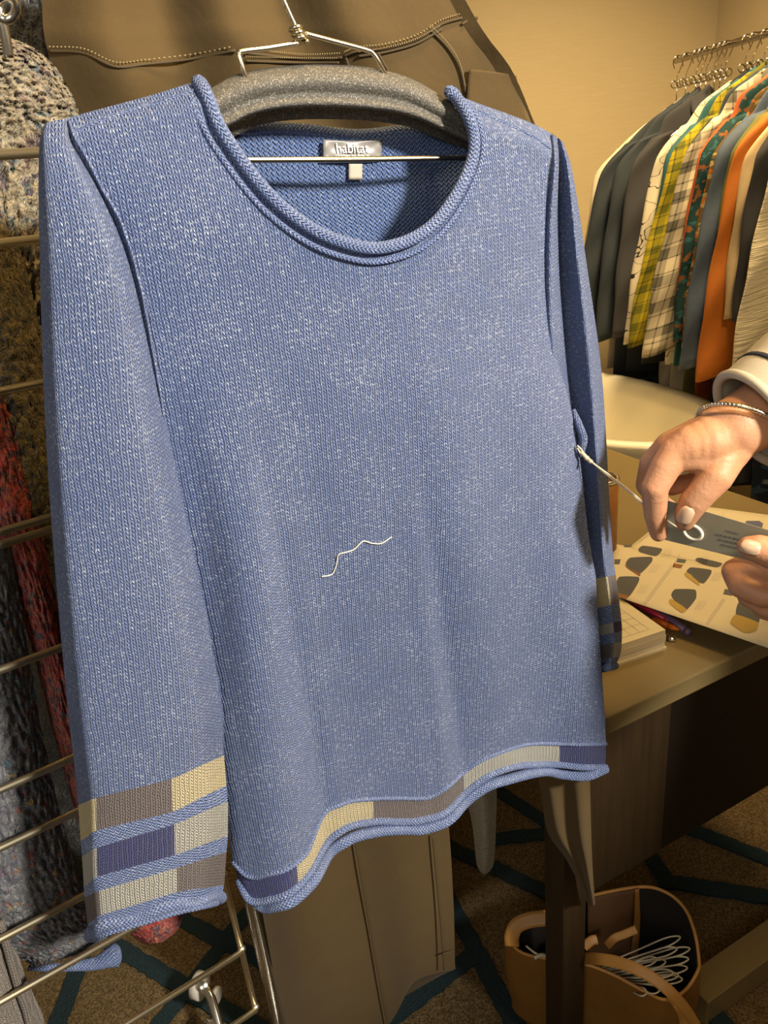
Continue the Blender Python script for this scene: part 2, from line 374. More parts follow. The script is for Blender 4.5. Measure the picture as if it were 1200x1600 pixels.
for P in (PL, PR, PM, PB): mb.grid(P, suv(P))
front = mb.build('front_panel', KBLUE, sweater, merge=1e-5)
def hem_strip(K0, K1, t0, t1, n, m, pu=0.0):
    A = []
    for f in np.linspace(0, 1, m):
        row = []
        for t_ in np.linspace(t0, t1, n):
            a, b = hemcurve(K0, t_), hemcurve(K1, t_)
            x, y = float(a[0]+(b[0]-a[0])*f), float(a[1]+(b[1]-a[1])*f)
            P = body_pt(t_, x, y); row.append(P+SN*(pu*math.sin(math.pi*f)))
        A.append(row)
    return np.array(A)
divs = [tx[0], tx[3], tx[7], tx[11], tx[15], tx[17]]
for i, m_ in enumerate((KNAVY, KCREAM, KTAUPE, KGREY, KNAVY)):
    P = hem_strip(HT, HB, divs[i], divs[i+1], 40, 12, .0008); MB().grid(P, suv(P)).build('hem_block', m_, sweater)
def roll(path, r, name, parent, mat=KPURL, closed=False, n=160): return MB().tube(path, r, 12, n, closed).build(name, mat, parent)
# ridge above the blocks, rolled hem below them
roll([body_pt(t_, *[float(v) for v in hemcurve(HT, t_)])+SN*.0005 for t_ in np.linspace(0, 1, 60)], .0022, 'purl_ridge', sweater)
mid = [(((a[0]+b[0])/2), (a[1]+b[1])/2) for a, b in zip(HB, HR)]
roll([body_pt(t_, *[float(v) for v in hemcurve(HB, t_)])+SN*(.001) for t_ in np.linspace(0, 1, 60)], .0043, 'purl_ridge', sweater)
RH = [body_pt(t_, float(hemcurve(HR, t_)[0]), float(hemcurve(HR, t_)[1])-2)+SN*(.003) for t_ in np.linspace(0, 1, 60)]
roll(RH, .0062, 'rolled_hem', sweater)
# back panel (purl side shows inside the neck)
BKO = -.055
NB = [(330, 150), (365, 196), (420, 198), (480, 201), (560, 209), (640, 201), (690, 204), (722, 185), (735, 165)]
bx = np.linspace(0, 1, 60); rows = []
def bk_top(t_):
    x = 118+(855-118)*t_
    if x < 330: y = lerp_list([(118, 215), (200, 180), (330, 150)], x)
    elif x > 735: y = lerp_list([(735, 165), (790, 195), (855, 225)], x)
    else: y = lerp_list(NB, x)
    return float(x), float(y)
for f in np.linspace(0, 1, 70):
    r_ = []
    for t_ in bx:
        x, y = bk_top(t_); y2 = y+(1130-y)*f
        a = lerp_list([(0, 118), (.25, 215), (.5, 262), (.75, 320), (1, 395)], f); b = lerp_list([(0, 855), (.25, 850), (.5, 865), (.75, 905), (1, 925)], f)
        xx = float(a+(b-a)*t_); y2 += (1-t_)*f*140
        sd_ = math.sin(math.pi*t_)**.6
        r_.append(W(xx, y2, -.012+(BKO+.008)*sd_-.006*math.sin(t_*14)*f))
    rows.append(r_)
PBK = np.array(rows); MB().grid(PBK, suv(PBK)).build('back_panel', KIN, sweater)
# rolled neckline all the way round
def fo(x, y):
    t_ = np.clip((x-float(lerp_list(BL, max(y, 133))))/max(1, float(lerp_list(BR, max(y, 142)))-float(lerp_list(BL, max(y, 133)))), 0, 1); return float(base_off(t_, y, x))
NK = [(309, 128), (324, 152), (342, 196), (367, 236), (404, 286), (442, 325), (491, 360), (540, 380), (587, 388), (638, 376), (679, 349), (713, 304), (736, 255), (741, 220), (733, 186), (716, 157), (702, 143)]
npath = [W(x, y, fo(x, y)+.003) for x, y in NK]
bpath = [W(x, y, o_) for x, y, o_ in [(712, 152, -.03), (705, 185, -.05), (680, 207, -.058), (640, 203, -.06), (560, 211, -.062), (480, 203, -.06), (420, 200, -.058), (372, 200, -.055), (335, 160, -.04), (315, 132, -.02)]]
roll(npath, .0048, 'rolled_neckline', sweater, n=200); roll([npath[-1]]+bpath+[npath[0]], .0046, 'rolled_neckline', sweater, n=160)
# shallow pick-up ridge just outside the neckline
ctr = np.mean(npath, 0)
roll([p+(p-(ctr+[0, 0, .05]))/np.linalg.norm(p-(ctr+[0, 0, .05]))*.010-SN*.0022 for p in npath[1:-1]], .0022, 'purl_ridge', sweater, n=150)

def sleeve_rows(spec, prof, back):
    """spec rows: list of control pixel points left->right; prof: offsets at those columns."""
    fr_, bk_ = [], []
    for pts, o in spec:
        fr_.append([W(x, y, o+p) for (x, y), p in zip(pts, prof)])
        bk_.append([W(x, y, o+p) for (x, y), p in zip(pts, back)])
    return fr_, bk_
def lin(l, r, ks): return [(l[0]+(r[0]-l[0])*k, l[1]+(r[1]-l[1])*k) for k in ks]
KS = [0, .05, .12, .38, .64, .86, 1]
def four(a, b, c, d):   # measured at 0, .12, .64, 1
    def mp(p, q, k): return (p[0]+(q[0]-p[0])*k, p[1]+(q[1]-p[1])*k)
    return [a, mp(a, b, .45), b, mp(b, c, .5), c, mp(c, d, .6), d]
S = [(lin((70, 192), (108, 184), KS), -.014), (lin((62, 222), (118, 226), KS), -.004), (lin((60, 300), (158, 297), KS), .004), (lin((62, 400), (201, 397), KS), .008), (lin((65, 520), (231, 515), KS), .010),
     (lin((70, 650), (257, 640), KS), .012), (lin((79, 800), (286, 780), KS), .013), (lin((92, 960), (316, 925), KS), .014), (lin((106, 1110), (341, 1060), KS), .014), (lin((116, 1195), (349, 1125), KS), .014)]
CUF = [four((122, 1258), (150, 1247), (268, 1217), (350, 1180)), four((126, 1314), (151, 1298), (270, 1268), (354, 1227)), four((128, 1338), (151, 1325), (272, 1288), (356, 1252)), four((131, 1386), (152, 1370), (273, 1336), (356, 1306)),
       four((132, 1402), (155, 1392), (276, 1356), (354, 1331)), four((137, 1444), (158, 1430), (277, 1394), (350, 1383)), four((141, 1462), (163, 1448), (278, 1414), (345, 1400))]
PF = [-.022, -.004, .010, .018, .020, .014, -.010]; PBk = [-.022, -.033, -.038, -.04, -.038, -.03, -.010]
PF0 = [-.012, -.004, .0, .004, .004, .003, -.004]
NS = 73; kd1, kd2 = 24, 48        # columns where the dividers sit (knots 2 and 4 of 6)
fr_, bk_ = sleeve_rows(S+[(c_, .014) for c_ in CUF], PF, PBk)
for i, s_ in ((0, .15), (1, .55), (2, .85)):        # flatten the cap towards the shoulder
    pts, o = S[i]; fr_[i] = [W(x, y, o+a*s_) for (x, y), a in zip(pts, PF)]; bk_[i] = [W(x, y, o+a*s_) for (x, y), a in zip(pts, PBk)]
fr_ = [[np.array(p) for p in r] for r in fr_]
up = len(S)
G = net(fr_, NS, (len(fr_)-1)*12+1); GB = net(bk_, NS, (len(fr_)-1)*12+1)
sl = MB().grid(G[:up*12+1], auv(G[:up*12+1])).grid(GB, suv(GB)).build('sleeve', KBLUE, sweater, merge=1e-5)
def bands(G, k0, rows_of, cols, parent):
    for (a, b), ms in rows_of:
        if len(ms) == 1:
            P = G[a:b+1]; MB().grid(P, suv(P)).build('purl_band', ms[0], parent); continue
        for (c0, c1), m_ in zip(cols, ms):
            P = G[a:b+1, c0:c1+1]; MB().grid(P, auv(G[a:b+1])[:, c0:c1+1]).build('cuff_block', m_, parent)
u = up*12
bands(G, 0, [((u, u+12), (KCREAM, KTAUPE, KCREAM)), ((u+12, u+24), (KPURL,)), ((u+24, u+36), (KGREY, KNAVY, KGREY)), ((u+36, u+48), (KPURL,)), ((u+48, u+60), (KTAUPE, KGREY, KTAUPE)), ((u+60, u+72), (KPURL,))], [(0, kd1), (kd1, kd2), (kd2, NS-1)], sl)
cl = [G[-1, k] for k in range(0, NS, 6)]+[GB[-1, k] for k in range(NS-7, 5, -6)]
cl = [p+np.array([0, 0, .003*math.sin(i*1.9)]) for i, p in enumerate(cl)]
MB().tube(cl, .0058, 10, 120, True).build('rolled_cuff', KPURL, sl)
MB().tube([p+SN*.003+np.array([0, 0, -.004]) for p in [G[-1, k] for k in range(8, NS-2, 6)]], .0035, 8, 60).build('rolled_cuff', KPURL, sl)
# armhole seam ridge
roll([W(x, y, fo(x, y)+.002) for x, y in [(108, 190), (118, 216), (132, 240), (160, 295), (190, 350), (218, 440), (234, 520), (248, 600), (256, 650)]], .0013, 'armhole_seam', sweater, KBLUE)
roll([W(x, y, o_) for x, y, o_ in [(302, 142, fo(302, 142)), (245, 160, fo(245, 160)), (200, 173, fo(200, 173)), (150, 191, fo(150, 191)), (114, 207, fo(114, 207))]], .0013, 'shoulder_seam', sweater, KBLUE)
roll([W(x, y, o_) for x, y, o_ in [(712, 156, fo(712, 156)), (745, 173, fo(745, 173)), (785, 190, fo(785, 190)), (828, 211, fo(828, 211)), (860, 232, fo(860, 232))]], .0013, 'shoulder_seam', sweater, KBLUE)
# right sleeve, hanging behind the body's edge
KR = [0, .2, .42, .62, .82, 1]
SR = [((862, 208), (880, 222), -.012), ((862, 255), (893, 262), .0), ((852, 340), (906, 338), -.004), ((848, 430), (919, 428), -.008), ((848, 520), (932, 515), -.012), ((852, 600), (941, 592), -.016), ((866, 690), (947, 682), -.020),
      ((880, 800), (953, 792), -.022), ((888, 880), (958, 868), -.024), ((892, 912), (962, 898), -.024), ((895, 940), (966, 925), -.024), ((897, 958), (968, 942), -.024), ((900, 985), (971, 970), -.024), ((901, 1000), (972, 986), -.024), ((904, 1030), (970, 1020), -.024), ((907, 1052), (961, 1040), -.024)]
PRF = [.004, .014, -.016, -.006, .008, -.02]; PRB = [.0, -.02, -.04, -.045, -.04, -.02]
fr_, bk_ = [], []
for i, (l, r_, o) in enumerate(SR):
    k = min(1, .2+.3*i) if i < 3 else 1
    pts = lin(l, r_, KR); fr_.append([W(x, y, o+a*k) for (x, y), a in zip(pts, PRF)]); bk_.append([W(x, y, o+a*k) for (x, y), a in zip(pts, PRB)])
G = net(fr_, 41, 15*8+1); GB = net(bk_, 41, 15*8+1)
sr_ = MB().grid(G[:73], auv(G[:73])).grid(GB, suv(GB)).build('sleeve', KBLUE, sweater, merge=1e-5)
bands(G, 0, [((72, 88), (KCREAM, KTAUPE)), ((88, 96), (KPURL,)), ((96, 104), (KGREY, KNAVY)), ((104, 108), (KPURL,)), ((108, 114), (KTAUPE, KGREY)), ((114, 120), (KPURL,))], [(0, 32), (32, 40)], sr_)
cl = [G[-1, k] for k in range(0, 41, 5)]+[GB[-1, k] for k in range(35, 4, -5)]
MB().tube(cl, .005, 8, 80, True).build('rolled_cuff', KPURL, sr_)
# gathered fold at the underarm, held by the tag string
MB().tube([W(x, y, o_) for x, y, o_ in [(896, 640, -.006), (904, 662, .002), (911, 685, .003), (908, 704, .0), (903, 716, -.006)]], [.002, .0038, .0045, .004, .0015], 10, 30).build('gathered_fold', KBLUE, sweater)
# woven label and size tab
LABEL = plain('satin_label', (.24, .22, .20), .4, 0, .05); LWHITE = plain('woven_white', (.85, .82, .75), .6)
def bkp(x, y):
    P = W(x, y, -.05)
    s_ = np.argmin(np.linalg.norm(PBK.reshape(-1, 3)-P, axis=1)); d = (PBK.reshape(-1, 3)[s_]-SO)@SN
    return W(x, y, float(d)+.004)
lo_ = float((bkp(550, 240)-SO)@SN)
lab = net([[W(x, y+dy, lo_+.001*((i+j) % 2)) for i, (x, dy) in enumerate([(505, 0), (528, 1.5), (550, 2.5), (574, 1.5), (596, 0)])] for j, y in enumerate([218, 229, 240, 251])], 20, 12)
labo = MB().grid(lab).build('brand_label', LABEL, sweater, solid=.0008)
MB().grid(net([[W(x, y, lo_-.001) for x in (545, 566)] for y in (256, 268, 281)], 6, 8)).build('size_tab', plain('tab_satin', (.46, .40, .31), .6), sweater, solid=.0006)
def text(txt, o, ax, ay, size, mat, name, parent, align='CENTER', ex=.0002):
    cu = bpy.data.curves.new('txt', 'FONT'); cu.body = txt; cu.size = 1; cu.align_x = align; cu.align_y = 'CENTER'; cu.extrude = .0
    ob = bpy.data.objects.new('txt', cu); COL.objects.link(ob); bpy.context.view_layer.update()
    me = bpy.data.meshes.new_from_object(ob.evaluated_get(bpy.context.evaluated_depsgraph_get())); bpy.data.objects.remove(ob)
    V = [np.array(o)+np.array(ax)*v.co[0]*size+np.array(ay)*v.co[1]*size for v in me.vertices]; F = [tuple(p.vertices) for p in me.polygons]
    return MB().add(V, F).build(name, mat, parent, False)
e1 = W(560, 236, lo_)-W(540, 236, lo_); e1 /= np.linalg.norm(e1)
text('habitat', W(551, 232, lo_+.0024), e1*1.0, (0, 0, 1), .0108, LWHITE, 'label_lettering', labo)
text('clothes to live in', W(551, 243.5, lo_+.0024), e1, (0, 0, 1), .0046, LWHITE, 'label_lettering', labo)
# loose thread on the front
THREAD = plain('thread', (.85, .78, .6), .7)
tp = [(502, 900), (518, 896), (525, 880), (528, 866), (540, 862), (553, 857), (566, 845), (580, 848), (595, 848), (611, 838)]
def bodyfront(x, y, e=0.0):
    t_ = (x-float(lerp_list(BL, min(y, 900))))/(float(lerp_list(BR, min(y, 900)))-float(lerp_list(BL, min(y, 900)))); P = body_pt(t_, x, y); return P+SN*e
tag(MB().tube([bodyfront(x, y, .0015) for x, y in tp], .00055, 6, 60).build('loose_thread', THREAD), 'short cream thread lying on the front of the blue sweater', 'thread')

# ------------------------------------------------------------------ sweater hanger (wire + glitter foam)
t = NT('glitter_foam'); co = t.coord(); v = t.voro(co, 1500, 1); sp = t.M('MULTIPLY', t.ramp(t.xyz(v)[0], .72, 1.0), .7)
t.bump(t.noise(co, 700, 2), .8, .001); FOAM = t.fin(t.mix(sp, (.085, .077, .063), (.38, .34, .27)), t.M('SUBTRACT', .75, t.M('MULTIPLY', sp, .4)), 0, .6)
hang = thing('padded_hanger', 'wire hanger with grey glitter foam cover holding the blue sweater', 'hanger', W(520, 260, -.03))
FT = [(150, 200), (250, 166), (325, 144), (370, 121), (440, 108), (510, 105), (580, 110), (640, 126), (700, 160), (770, 200), (845, 236)]
FL = [(150, 240), (250, 220), (335, 204), (395, 176), (455, 165), (520, 164), (580, 168), (640, 178), (700, 204), (770, 238), (845, 265)]
F2 = [(150, 245), (250, 228), (350, 216), (405, 194), (460, 186), (520, 185), (580, 188), (640, 198), (695, 220), (770, 245), (845, 270)]
def foam(a, b, o0, o1, bul):
    return net([[W(p[0]+(q_[0]-p[0])*f, p[1]+(q_[1]-p[1])*f, o0+(o1-o0)*f+bul*math.sin(math.pi*min(1, f*1.4+.1))-.004) for p, q_ in zip(a, b)] for f in (0, .15, .4, .7, 1)], 70, 16)
MB().grid(foam(FT, FL, -.026, -.012, .010)).build('foam_cover', FOAM, hang, solid=.004)
MB().grid(foam(FT, F2, -.028, -.040, -.008)).build('foam_cover', FOAM, hang, solid=.004)
def wtube(pts, r=.0019, n=None, name='wire', par=hang, mat=None, seg=10): return MB().tube(pts, r, seg, n).build(name, mat or STEEL, par)
wtube([W(372, 84, -.02), W(381, 112, -.02), W(390, 150, -.024), W(300, 190, -.026), W(130, 245, -.026)], n=40, name='wire_arm')
wtube([W(468, 67, -.02), W(420, 75, -.02), W(380, 80, -.02), W(373, 84, -.02), W(376, 95, -.02)], n=40, name='wire_arm')
wtube([W(474, 52, -.02), W(520, 64, -.02), W(572, 78, -.02), W(583, 84, -.02), W(592, 97, -.02), W(603, 118, -.022)], n=40, name='wire_arm')
wtube([W(250, 251, -.022), W(392, 250, -.022), W(560, 249, -.022), W(733, 248, -.022), W(850, 262, -.022)], .0022, name='wire_bar', n=40)
wtube([W(430, -60, -.02), W(440, -10, -.02), W(450, 16, -.02), W(463, 45, -.02), W(468, 66, -.02)], n=30, name='hook')
coil = []
for i in range(41):
    a = i/40*2*math.pi*3.2; c0 = W(461+i*.28, 42+i*.62, -.02); coil.append(c0+SD*.0042*math.cos(a)+SN*.0042*math.sin(a))
wtube(coil, .0017, name='twisted_coil')

# ------------------------------------------------------------------ olive trousers hanging behind
TW = plain('olive_twill', (.095, .060, .021), .8, 0, .1, 25, .35, .2, .1); TSEAM = plain('olive_seam', (.075, .05, .02), .8)
tr = thing('trousers', 'olive brown twill trousers with long straight legs hanging behind the blue sweater', 'trousers', at_d(600, 1560, .9)*[1, 1, 0]+[0, 0, .05])
def D(px, py, d): return at_d(px, py, d)
hx = [0, .14, .28, .42, .56, .70, .84, 1]
hips = [(-70, 66, 690, .0), (20, 66, 738, .0), (60, 70, 763, .0), (110, 82, 800, .006), (180, 100, 830, .012), (240, 112, 850, .014), (400, 140, 872, .016), (560, 170, 885, .018)]
HD = [.012, -.010, .014, -.012, .010, -.012, .002, .02]
def hipd(k, y): return .80+HD[k]*(1-max(0, (y-150))/700)-.010*math.exp(-((y-120)/60)**2)*(k in (1, 2, 4))
rows = [[D(a+(b-a)*h, y+(6*math.sin(h*9) if y > 40 else 0), hipd(k, y)+e) for k, h in enumerate(hx)] for y, a, b, e in hips]
rowsb = [[D(a+(b-a)*h, y, .80+e+.035*math.sin(math.pi*h)+.012) for k, h in enumerate(hx)] for y, a, b, e in hips]
G = net(rows, 90, 80); MB().grid(G, suv(G)).build('waist_panel', TW, tr)
G2 = net(rowsb, 30, 30); MB().grid(G2, suv(G2)).build('waist_panel', TW, tr)
def legnet(rows, nb=.05): 
    f = [[D(x, y, d) for x, y, d in r] for r in rows]
    b = [[D(r[0][0]+(r[-1][0]-r[0][0])*k, r[0][1]+(r[-1][1]-r[0][1])*k, (r[0][2]+(r[-1][2]-r[0][2])*k)+nb*math.sin(math.pi*k)) for k in (0, .25, .5, .75, 1)] for r in rows]
    return f, b
LEG1 = [[(160, 560, .82), (260, 560, .80), (360, 560, .80), (460, 560, .80), (540, 560, .82)],
        [(260, 850, .83), (350, 850, .81), (440, 850, .82), (540, 850, .81), (620, 850, .83)],
        [(370, 1180, .85), (440, 1180, .83), (530, 1180, .84), (620, 1180, .83), (688, 1180, .85)],
        [(392, 1330, .87), (450, 1330, .845), (548, 1320, .855), (630, 1312, .845), (702, 1300, .86)],
        [(420, 1480, .88), (480, 1480, .855), (575, 1470, .865), (645, 1445, .85), (709, 1420, .865)],
        [(440, 1590, .885), (500, 1590, .865), (596, 1560, .87), (650, 1525, .855), (711, 1507, .87)]]
LEG1.append([(452, 1660, .89), (515, 1655, .87), (603, 1605, .872), (652, 1528, .858), (712, 1511, .872)])
f, b = legnet(LEG1); G = net(f, 50, 80); l1 = MB().grid(G, suv(G)).grid(net(b, 24, 40), None).build('leg', TW, tr)
LEG2 = [[(560, 560, .82), (640, 560, .80), (720, 560, .80), (800, 560, .795), (868, 560, .81)],
        [(690, 850, .80), (740, 850, .79), (790, 850, .79), (840, 850, .785), (895, 850, .80)],
        [(800, 1100, .80), (830, 1100, .785), (860, 1100, .785), (890, 1100, .78), (920, 1100, .79)],
        [(841, 1220, .80), (858, 1220, .787), (880, 1220, .79), (902, 1220, .78), (922, 1220, .788)],
        [(855, 1298, .81), (872, 1300, .797), (890, 1302, .80), (908, 1303, .788), (924, 1305, .796)],
        [(884, 1342, .82), (895, 1345, .806), (905, 1348, .808), (916, 1352, .796), (926, 1356, .803)],
        [(908, 1388, .82), (914, 1391, .813), (919, 1394, .814), (924, 1398, .804), (929, 1402, .81)],
        [(918, 1412, .823), (921, 1414, .818), (924, 1416, .818), (927, 1416, .81), (930, 1413, .814)]]
f, b = legnet(LEG2, .03); G = net(f, 40, 80); MB().grid(G, suv(G)).grid(net(b, 16, 40), None).build('leg', TW, tr)
def onhip(x, y, e=-.002):
    # depth of the hip panel under a pixel
    for yy, a, b_, ee in hips: pass
    ya = [h[0] for h in hips]; a = np.interp(y, ya, [h[1] for h in hips]); b_ = np.interp(y, ya, [h[2] for h in hips]); e0 = np.interp(y, ya, [h[3] for h in hips])
    k = np.clip((x-a)/(b_-a), 0, 1); d = float(cr([[hipd(i, y)] for i in range(8)], 200)[int(np.interp(k, hx, np.linspace(0, 199, 8))), 0]); return D(x, y, d+e0+e)
def seam(pts, r=.0012, par=tr, n=50): MB().tube([onhip(x, y) for x, y in pts], r, 6, n).build('seam', TSEAM, par)
SEAMS = [[(76, 80), (130, 83), (180, 104), (230, 100), (300, 92), (368, 79)], [(384, 83), (430, 88), (480, 92), (535, 90)], [(384, 95), (430, 97), (480, 98), (530, 98)], [(538, 88), (560, 80), (600, 76), (650, 62), (690, 38), (722, 28)], [(560, 88), (600, 82), (650, 68), (690, 46)],
         [(672, 46), (700, 75), (718, 105), (728, 145)], [(733, 142), (765, 139), (800, 140)], [(722, 38), (735, 30), (746, 28)], [(540, 90), (546, 104), (556, 108)], [(590, 82), (600, 100), (606, 110)]]
for s_ in SEAMS: seam(s_)
stm = MB()
for s_ in SEAMS[:7]:
    P = cr([onhip(x, y-7, -.0035) for x, y in s_], 90)
    for i in range(0, 88, 2): stm.tube([P[i], P[i]+(P[i+1]-P[i])*.8], .0006, 4)
o_ = stm.build('stitching', plain('stitch_thread', (.36, .28, .14), .7), tr); o_['kind'] = 'stuff'
MB().grid(net([[onhip(x, y, -.004) for x, y in r] for r in ([(733, 108), (770, 112), (806, 118)], [(730, 140), (770, 139), (812, 142)], [(728, 190), (775, 190), (834, 205)])], 16, 16)).build('pocket_flap', TW, tr, solid=.002)
MB().tube([D(555, 1312, .847), D(566, 1380, .852), D(580, 1460, .858), D(594, 1540, .862), D(606, 1605, .865)], .0011, 6, 40).build('seam', TSEAM, tr)
MB().tube([D(676, 1305, .846), D(683, 1380, .848), D(690, 1460, .849), D(694, 1515, .850)], .0012, 6, 40).build('seam', TSEAM, tr)
MB().tube([D(688, 1492, .8495), D(700, 1488, .855), D(710, 1486, .862)], .0012, 6, 20).build('seam', TSEAM, tr)
# pale brushed garment end between trouser legs
fz = boucle('cream_fleece', [(1, (.50, .42, .27)), (.2, (.6, .52, .36))], 200, .2, .8)
f, b = legnet([[(700, 900, .95), (730, 900, .93), (760, 900, .95)], [(722, 1200, .97), (750, 1200, .945), (775, 1200, .97)], [(738, 1290, .98), (757, 1290, .955), (775, 1285, .98)], [(744, 1345, .985), (757, 1350, .965), (772, 1345, .985)], [(750, 1362, .985), (757, 1366, .98), (765, 1362, .985)]], .03)
tag(MB().grid(net(f, 24, 50)).grid(net(b, 12, 30)).build('cream_scarf', fz), 'pale fuzzy fabric end hanging between the trouser legs', 'scarf')
# ------------------------------------------------------------------ chrome grid panel at left
GD = azdir(58.2); GN = np.array([GD[1], -GD[0], 0]); GO = at_d(30, 600, .66)
def GP(px, py, off=0.0): return at_plane(px, py, GO+GN*off, GN)
grid = thing('grid_panel', 'chrome wire grid panel with knitwear hung behind it at left', 'grid panel', GP(300, 1560)*[1, 1, 0]+[0, 0, .2])
send = float((GP(378, 1480)-GO)@GD)
zs = [float(GP(0, y)[2]) for y in (242, 381, 612, 831, 851, 1047, 1234, 1325, 1468, 1566)]+[float(GP(385, 1483)[2]), float(GP(400, 1578)[2])]
for z in zs:
    MB().tube([GO*[1, 1, 0]+GD*s_+np.array([0, 0, z]) for s_ in (-.95, send)], .0036, 10).build('wire', WIREM, grid)
for s_ in (send, -.95):
    MB().tube([GO*[1, 1, 0]+GD*s_-GN*.006+np.array([0, 0, z]) for z in (1.36, zs[-1]-.003)], .0036, 10).build('upright_wire', WIREM, grid)
for z in zs[-3:]:
    MB().ball(GO*[1, 1, 0]+GD*send-GN*.003+np.array([0, 0, z+.001]), .0048).build('weld', WIREM, grid)
# rolling rack: pole and caster
rk = thing('rolling_rack', 'chrome tube clothes rack standing behind the grid panel', 'rack', at_z(448, 1640, 0))
pb = at_z(450, 1650, .02)
MB().tube([pb, pb*[1, 1, 0]+[0, 0, 1.9]], .0150, 24).build('pole', CHROME, rk)
cb = at_z(325, 1600, .06); 
MB().tube([pb*[1, 1, 0]+[0, 0, .06], pb*[1, 1, 0]+[0, 0, .061]-GD*.05+[0, 0, 0], cb*[1, 1, 0]+[0, 0, .06]], .0125, 14, 20).build('base_tube', CHROME, rk)
wc = at_z(312, 1540, .075); ax = azdir(110)
def disc(c, a, r, hw, seg=28):
    c = np.array(c); a = np.array(a)/np.linalg.norm(a); return [c+a*h for h in (-hw, -hw*.9, hw*.9, hw)], [r*.9, r, r, r*.9]
p_, r_ = disc(wc, ax, .024, .009); MB().tube(p_, r_, 28).build('caster_wheel', plain('pale_nylon', (.62, .58, .5), .35), rk)
bc = at_z(318, 1540, .10); vd = (CC-bc)/np.linalg.norm(CC-bc)
p_, r_ = disc(bc, vd, .0085, .006); MB().tube(p_, r_, 20).build('bolt', CHROME, rk)
MB().tube([bc-vd*.006, at_z(330, 1560, .09), at_z(343, 1605, .065), at_z(352, 1640, .045)], .008, 14, 20).build('caster_fork', CHROME, rk)
p_, r_ = disc(at_z(338, 1556, .075), ax, .016, .004); MB().tube(p_, r_, 24).build('caster_cap', plain('clear_cap', (.35, .33, .28), .15), rk)

# ------------------------------------------------------------------ knitwear behind the grid
def lump(P, amp):
    n = RNG.normal(0, amp, P.shape[:2]); q_ = (n+np.roll(n, 1, 0)+np.roll(n, 1, 1)+np.roll(n, -1, 0)+np.roll(n, -1, 1))/2.2
    d = P-CC; d /= np.linalg.norm(d, axis=-1)[..., None]; return P-d*q_[..., None]
def garment(name, label, cat, rows, mat, d=.8, bul=.03, nu=60, nv=140, amp=.0016, group=None, parts=()):
    f = [[D(x0+(x1-x0)*k, y0+(y1-y0)*k, d-bul*math.sin(math.pi*k)**.7+dd) for k in (0, .12, .3, .5, .7, .88, 1)] for (x0, y0), (x1, y1), dd in rows]
    b = [[D(x0+(x1-x0)*k, y0+(y1-y0)*k, d+bul*math.sin(math.pi*k)**.7*.6+dd) for k in (0, .12, .3, .5, .7, .88, 1)] for (x0, y0), (x1, y1), dd in rows]
    rt = thing(name, label, cat, D(rows[-1][0][0], rows[-1][0][1], d))
    G = lump(net(f, nu, nv), amp); MB().grid(G, suv(G)).grid(net(b, 20, 40)).build('knit_panel', mat, rt)
    return rt
CREAMB = boucle('cream_fleck_boucle', [(1, (.58, .45, .25)), (.07, (.16, .05, .03)), (.05, (.04, .14, .17)), (.06, (.10, .05, .11)), (.08, (.06, .04, .03)), (.08, (.70, .62, .42))], 160, .4)
MUST = boucle('mustard_boucle', [(1, (.20, .13, .012)), (.25, (.10, .065, .01)), (.2, (.28, .19, .02)), (.15, (.05, .035, .012))], 170, .5)
REDB = boucle('red_boucle', [(1, (.62, .03, .008)), (.2, (.66, .12, .012)), (.12, (.07, .02, .07)), (.12, (.16, .02, .012))], 170, .4)
TWEED = boucle('grey_blue_tweed', [(1, (.17, .175, .205)), (.035, (.38, .06, .03)), (.03, (.55, .32, .04)), (.03, (.02, .12, .2)), (.2, (.10, .11, .14)), (.15, (.30, .30, .31)), (.04, (.14, .05, .12))], 190, .35)
BLACKK = boucle('black_knit', [(1, (.012, .012, .012)), (.3, (.03, .028, .02))], 200, .3)
c1 = garment('cream_cardigan', 'cream boucle cardigan with brown and teal flecks hanging at top left', 'cardigan', [((-160, 40), (5, 55), 0), ((-150, 70), (48, 72), 0), ((-140, 110), (88, 106), 0), ((-130, 160), (118, 158), 0), ((-120, 230), (122, 200), 0), ((-110, 320), (100, 300), 0), ((-100, 460), (80, 440), .0), ((-90, 620), (70, 600), .02)], CREAMB, .815, .05, 90, 150, .003)
c2 = garment('mustard_sweater', 'dark mustard boucle sweater hanging behind the chrome wires below the cream cardigan', 'sweater', [((-150, 240), (-30, 280), 0), ((-110, 400), (30, 380), 0), ((-70, 560), (66, 540), 0), ((-40, 680), (82, 660), 0), ((-10, 800), (95, 780), 0), ((25, 900), (100, 880), .01)], MUST, .775, .05)
c3 = garment('red_sweater', 'red boucle sweater with a fuzzy sleeve end showing under the striped cuff', 'sweater', [((-60, 620), (10, 610), 0), ((-45, 720), (36, 700), 0), ((-15, 830), (62, 810), 0), ((22, 930), (82, 910), 0), ((52, 1020), (105, 1000), 0), ((85, 1150), (140, 1130), 0), ((125, 1290), (200, 1270), 0), ((165, 1400), (262, 1370), 0), ((190, 1440), (284, 1420), 0), ((212, 1466), (278, 1452), 0), ((228, 1476), (255, 1472), .005)], REDB, .735, .025, 50, 160, .002)
c4 = garment('tweed_sweater', 'grey blue tweed sweater with coloured flecks and rolled hem at lower left', 'sweater', [((-170, 840), (14, 850), 0), ((-150, 960), (34, 950), 0), ((-130, 1080), (52, 1060), 0), ((-110, 1200), (72, 1170), 0), ((-100, 1300), (92, 1260), 0), ((-80, 1400), (122, 1370), 0), ((-30, 1470), (150, 1430), 0), ((36, 1500), (166, 1462), .0), ((52, 1512), (168, 1478), .002)], TWEED, .712, .03, 90, 170, .002)
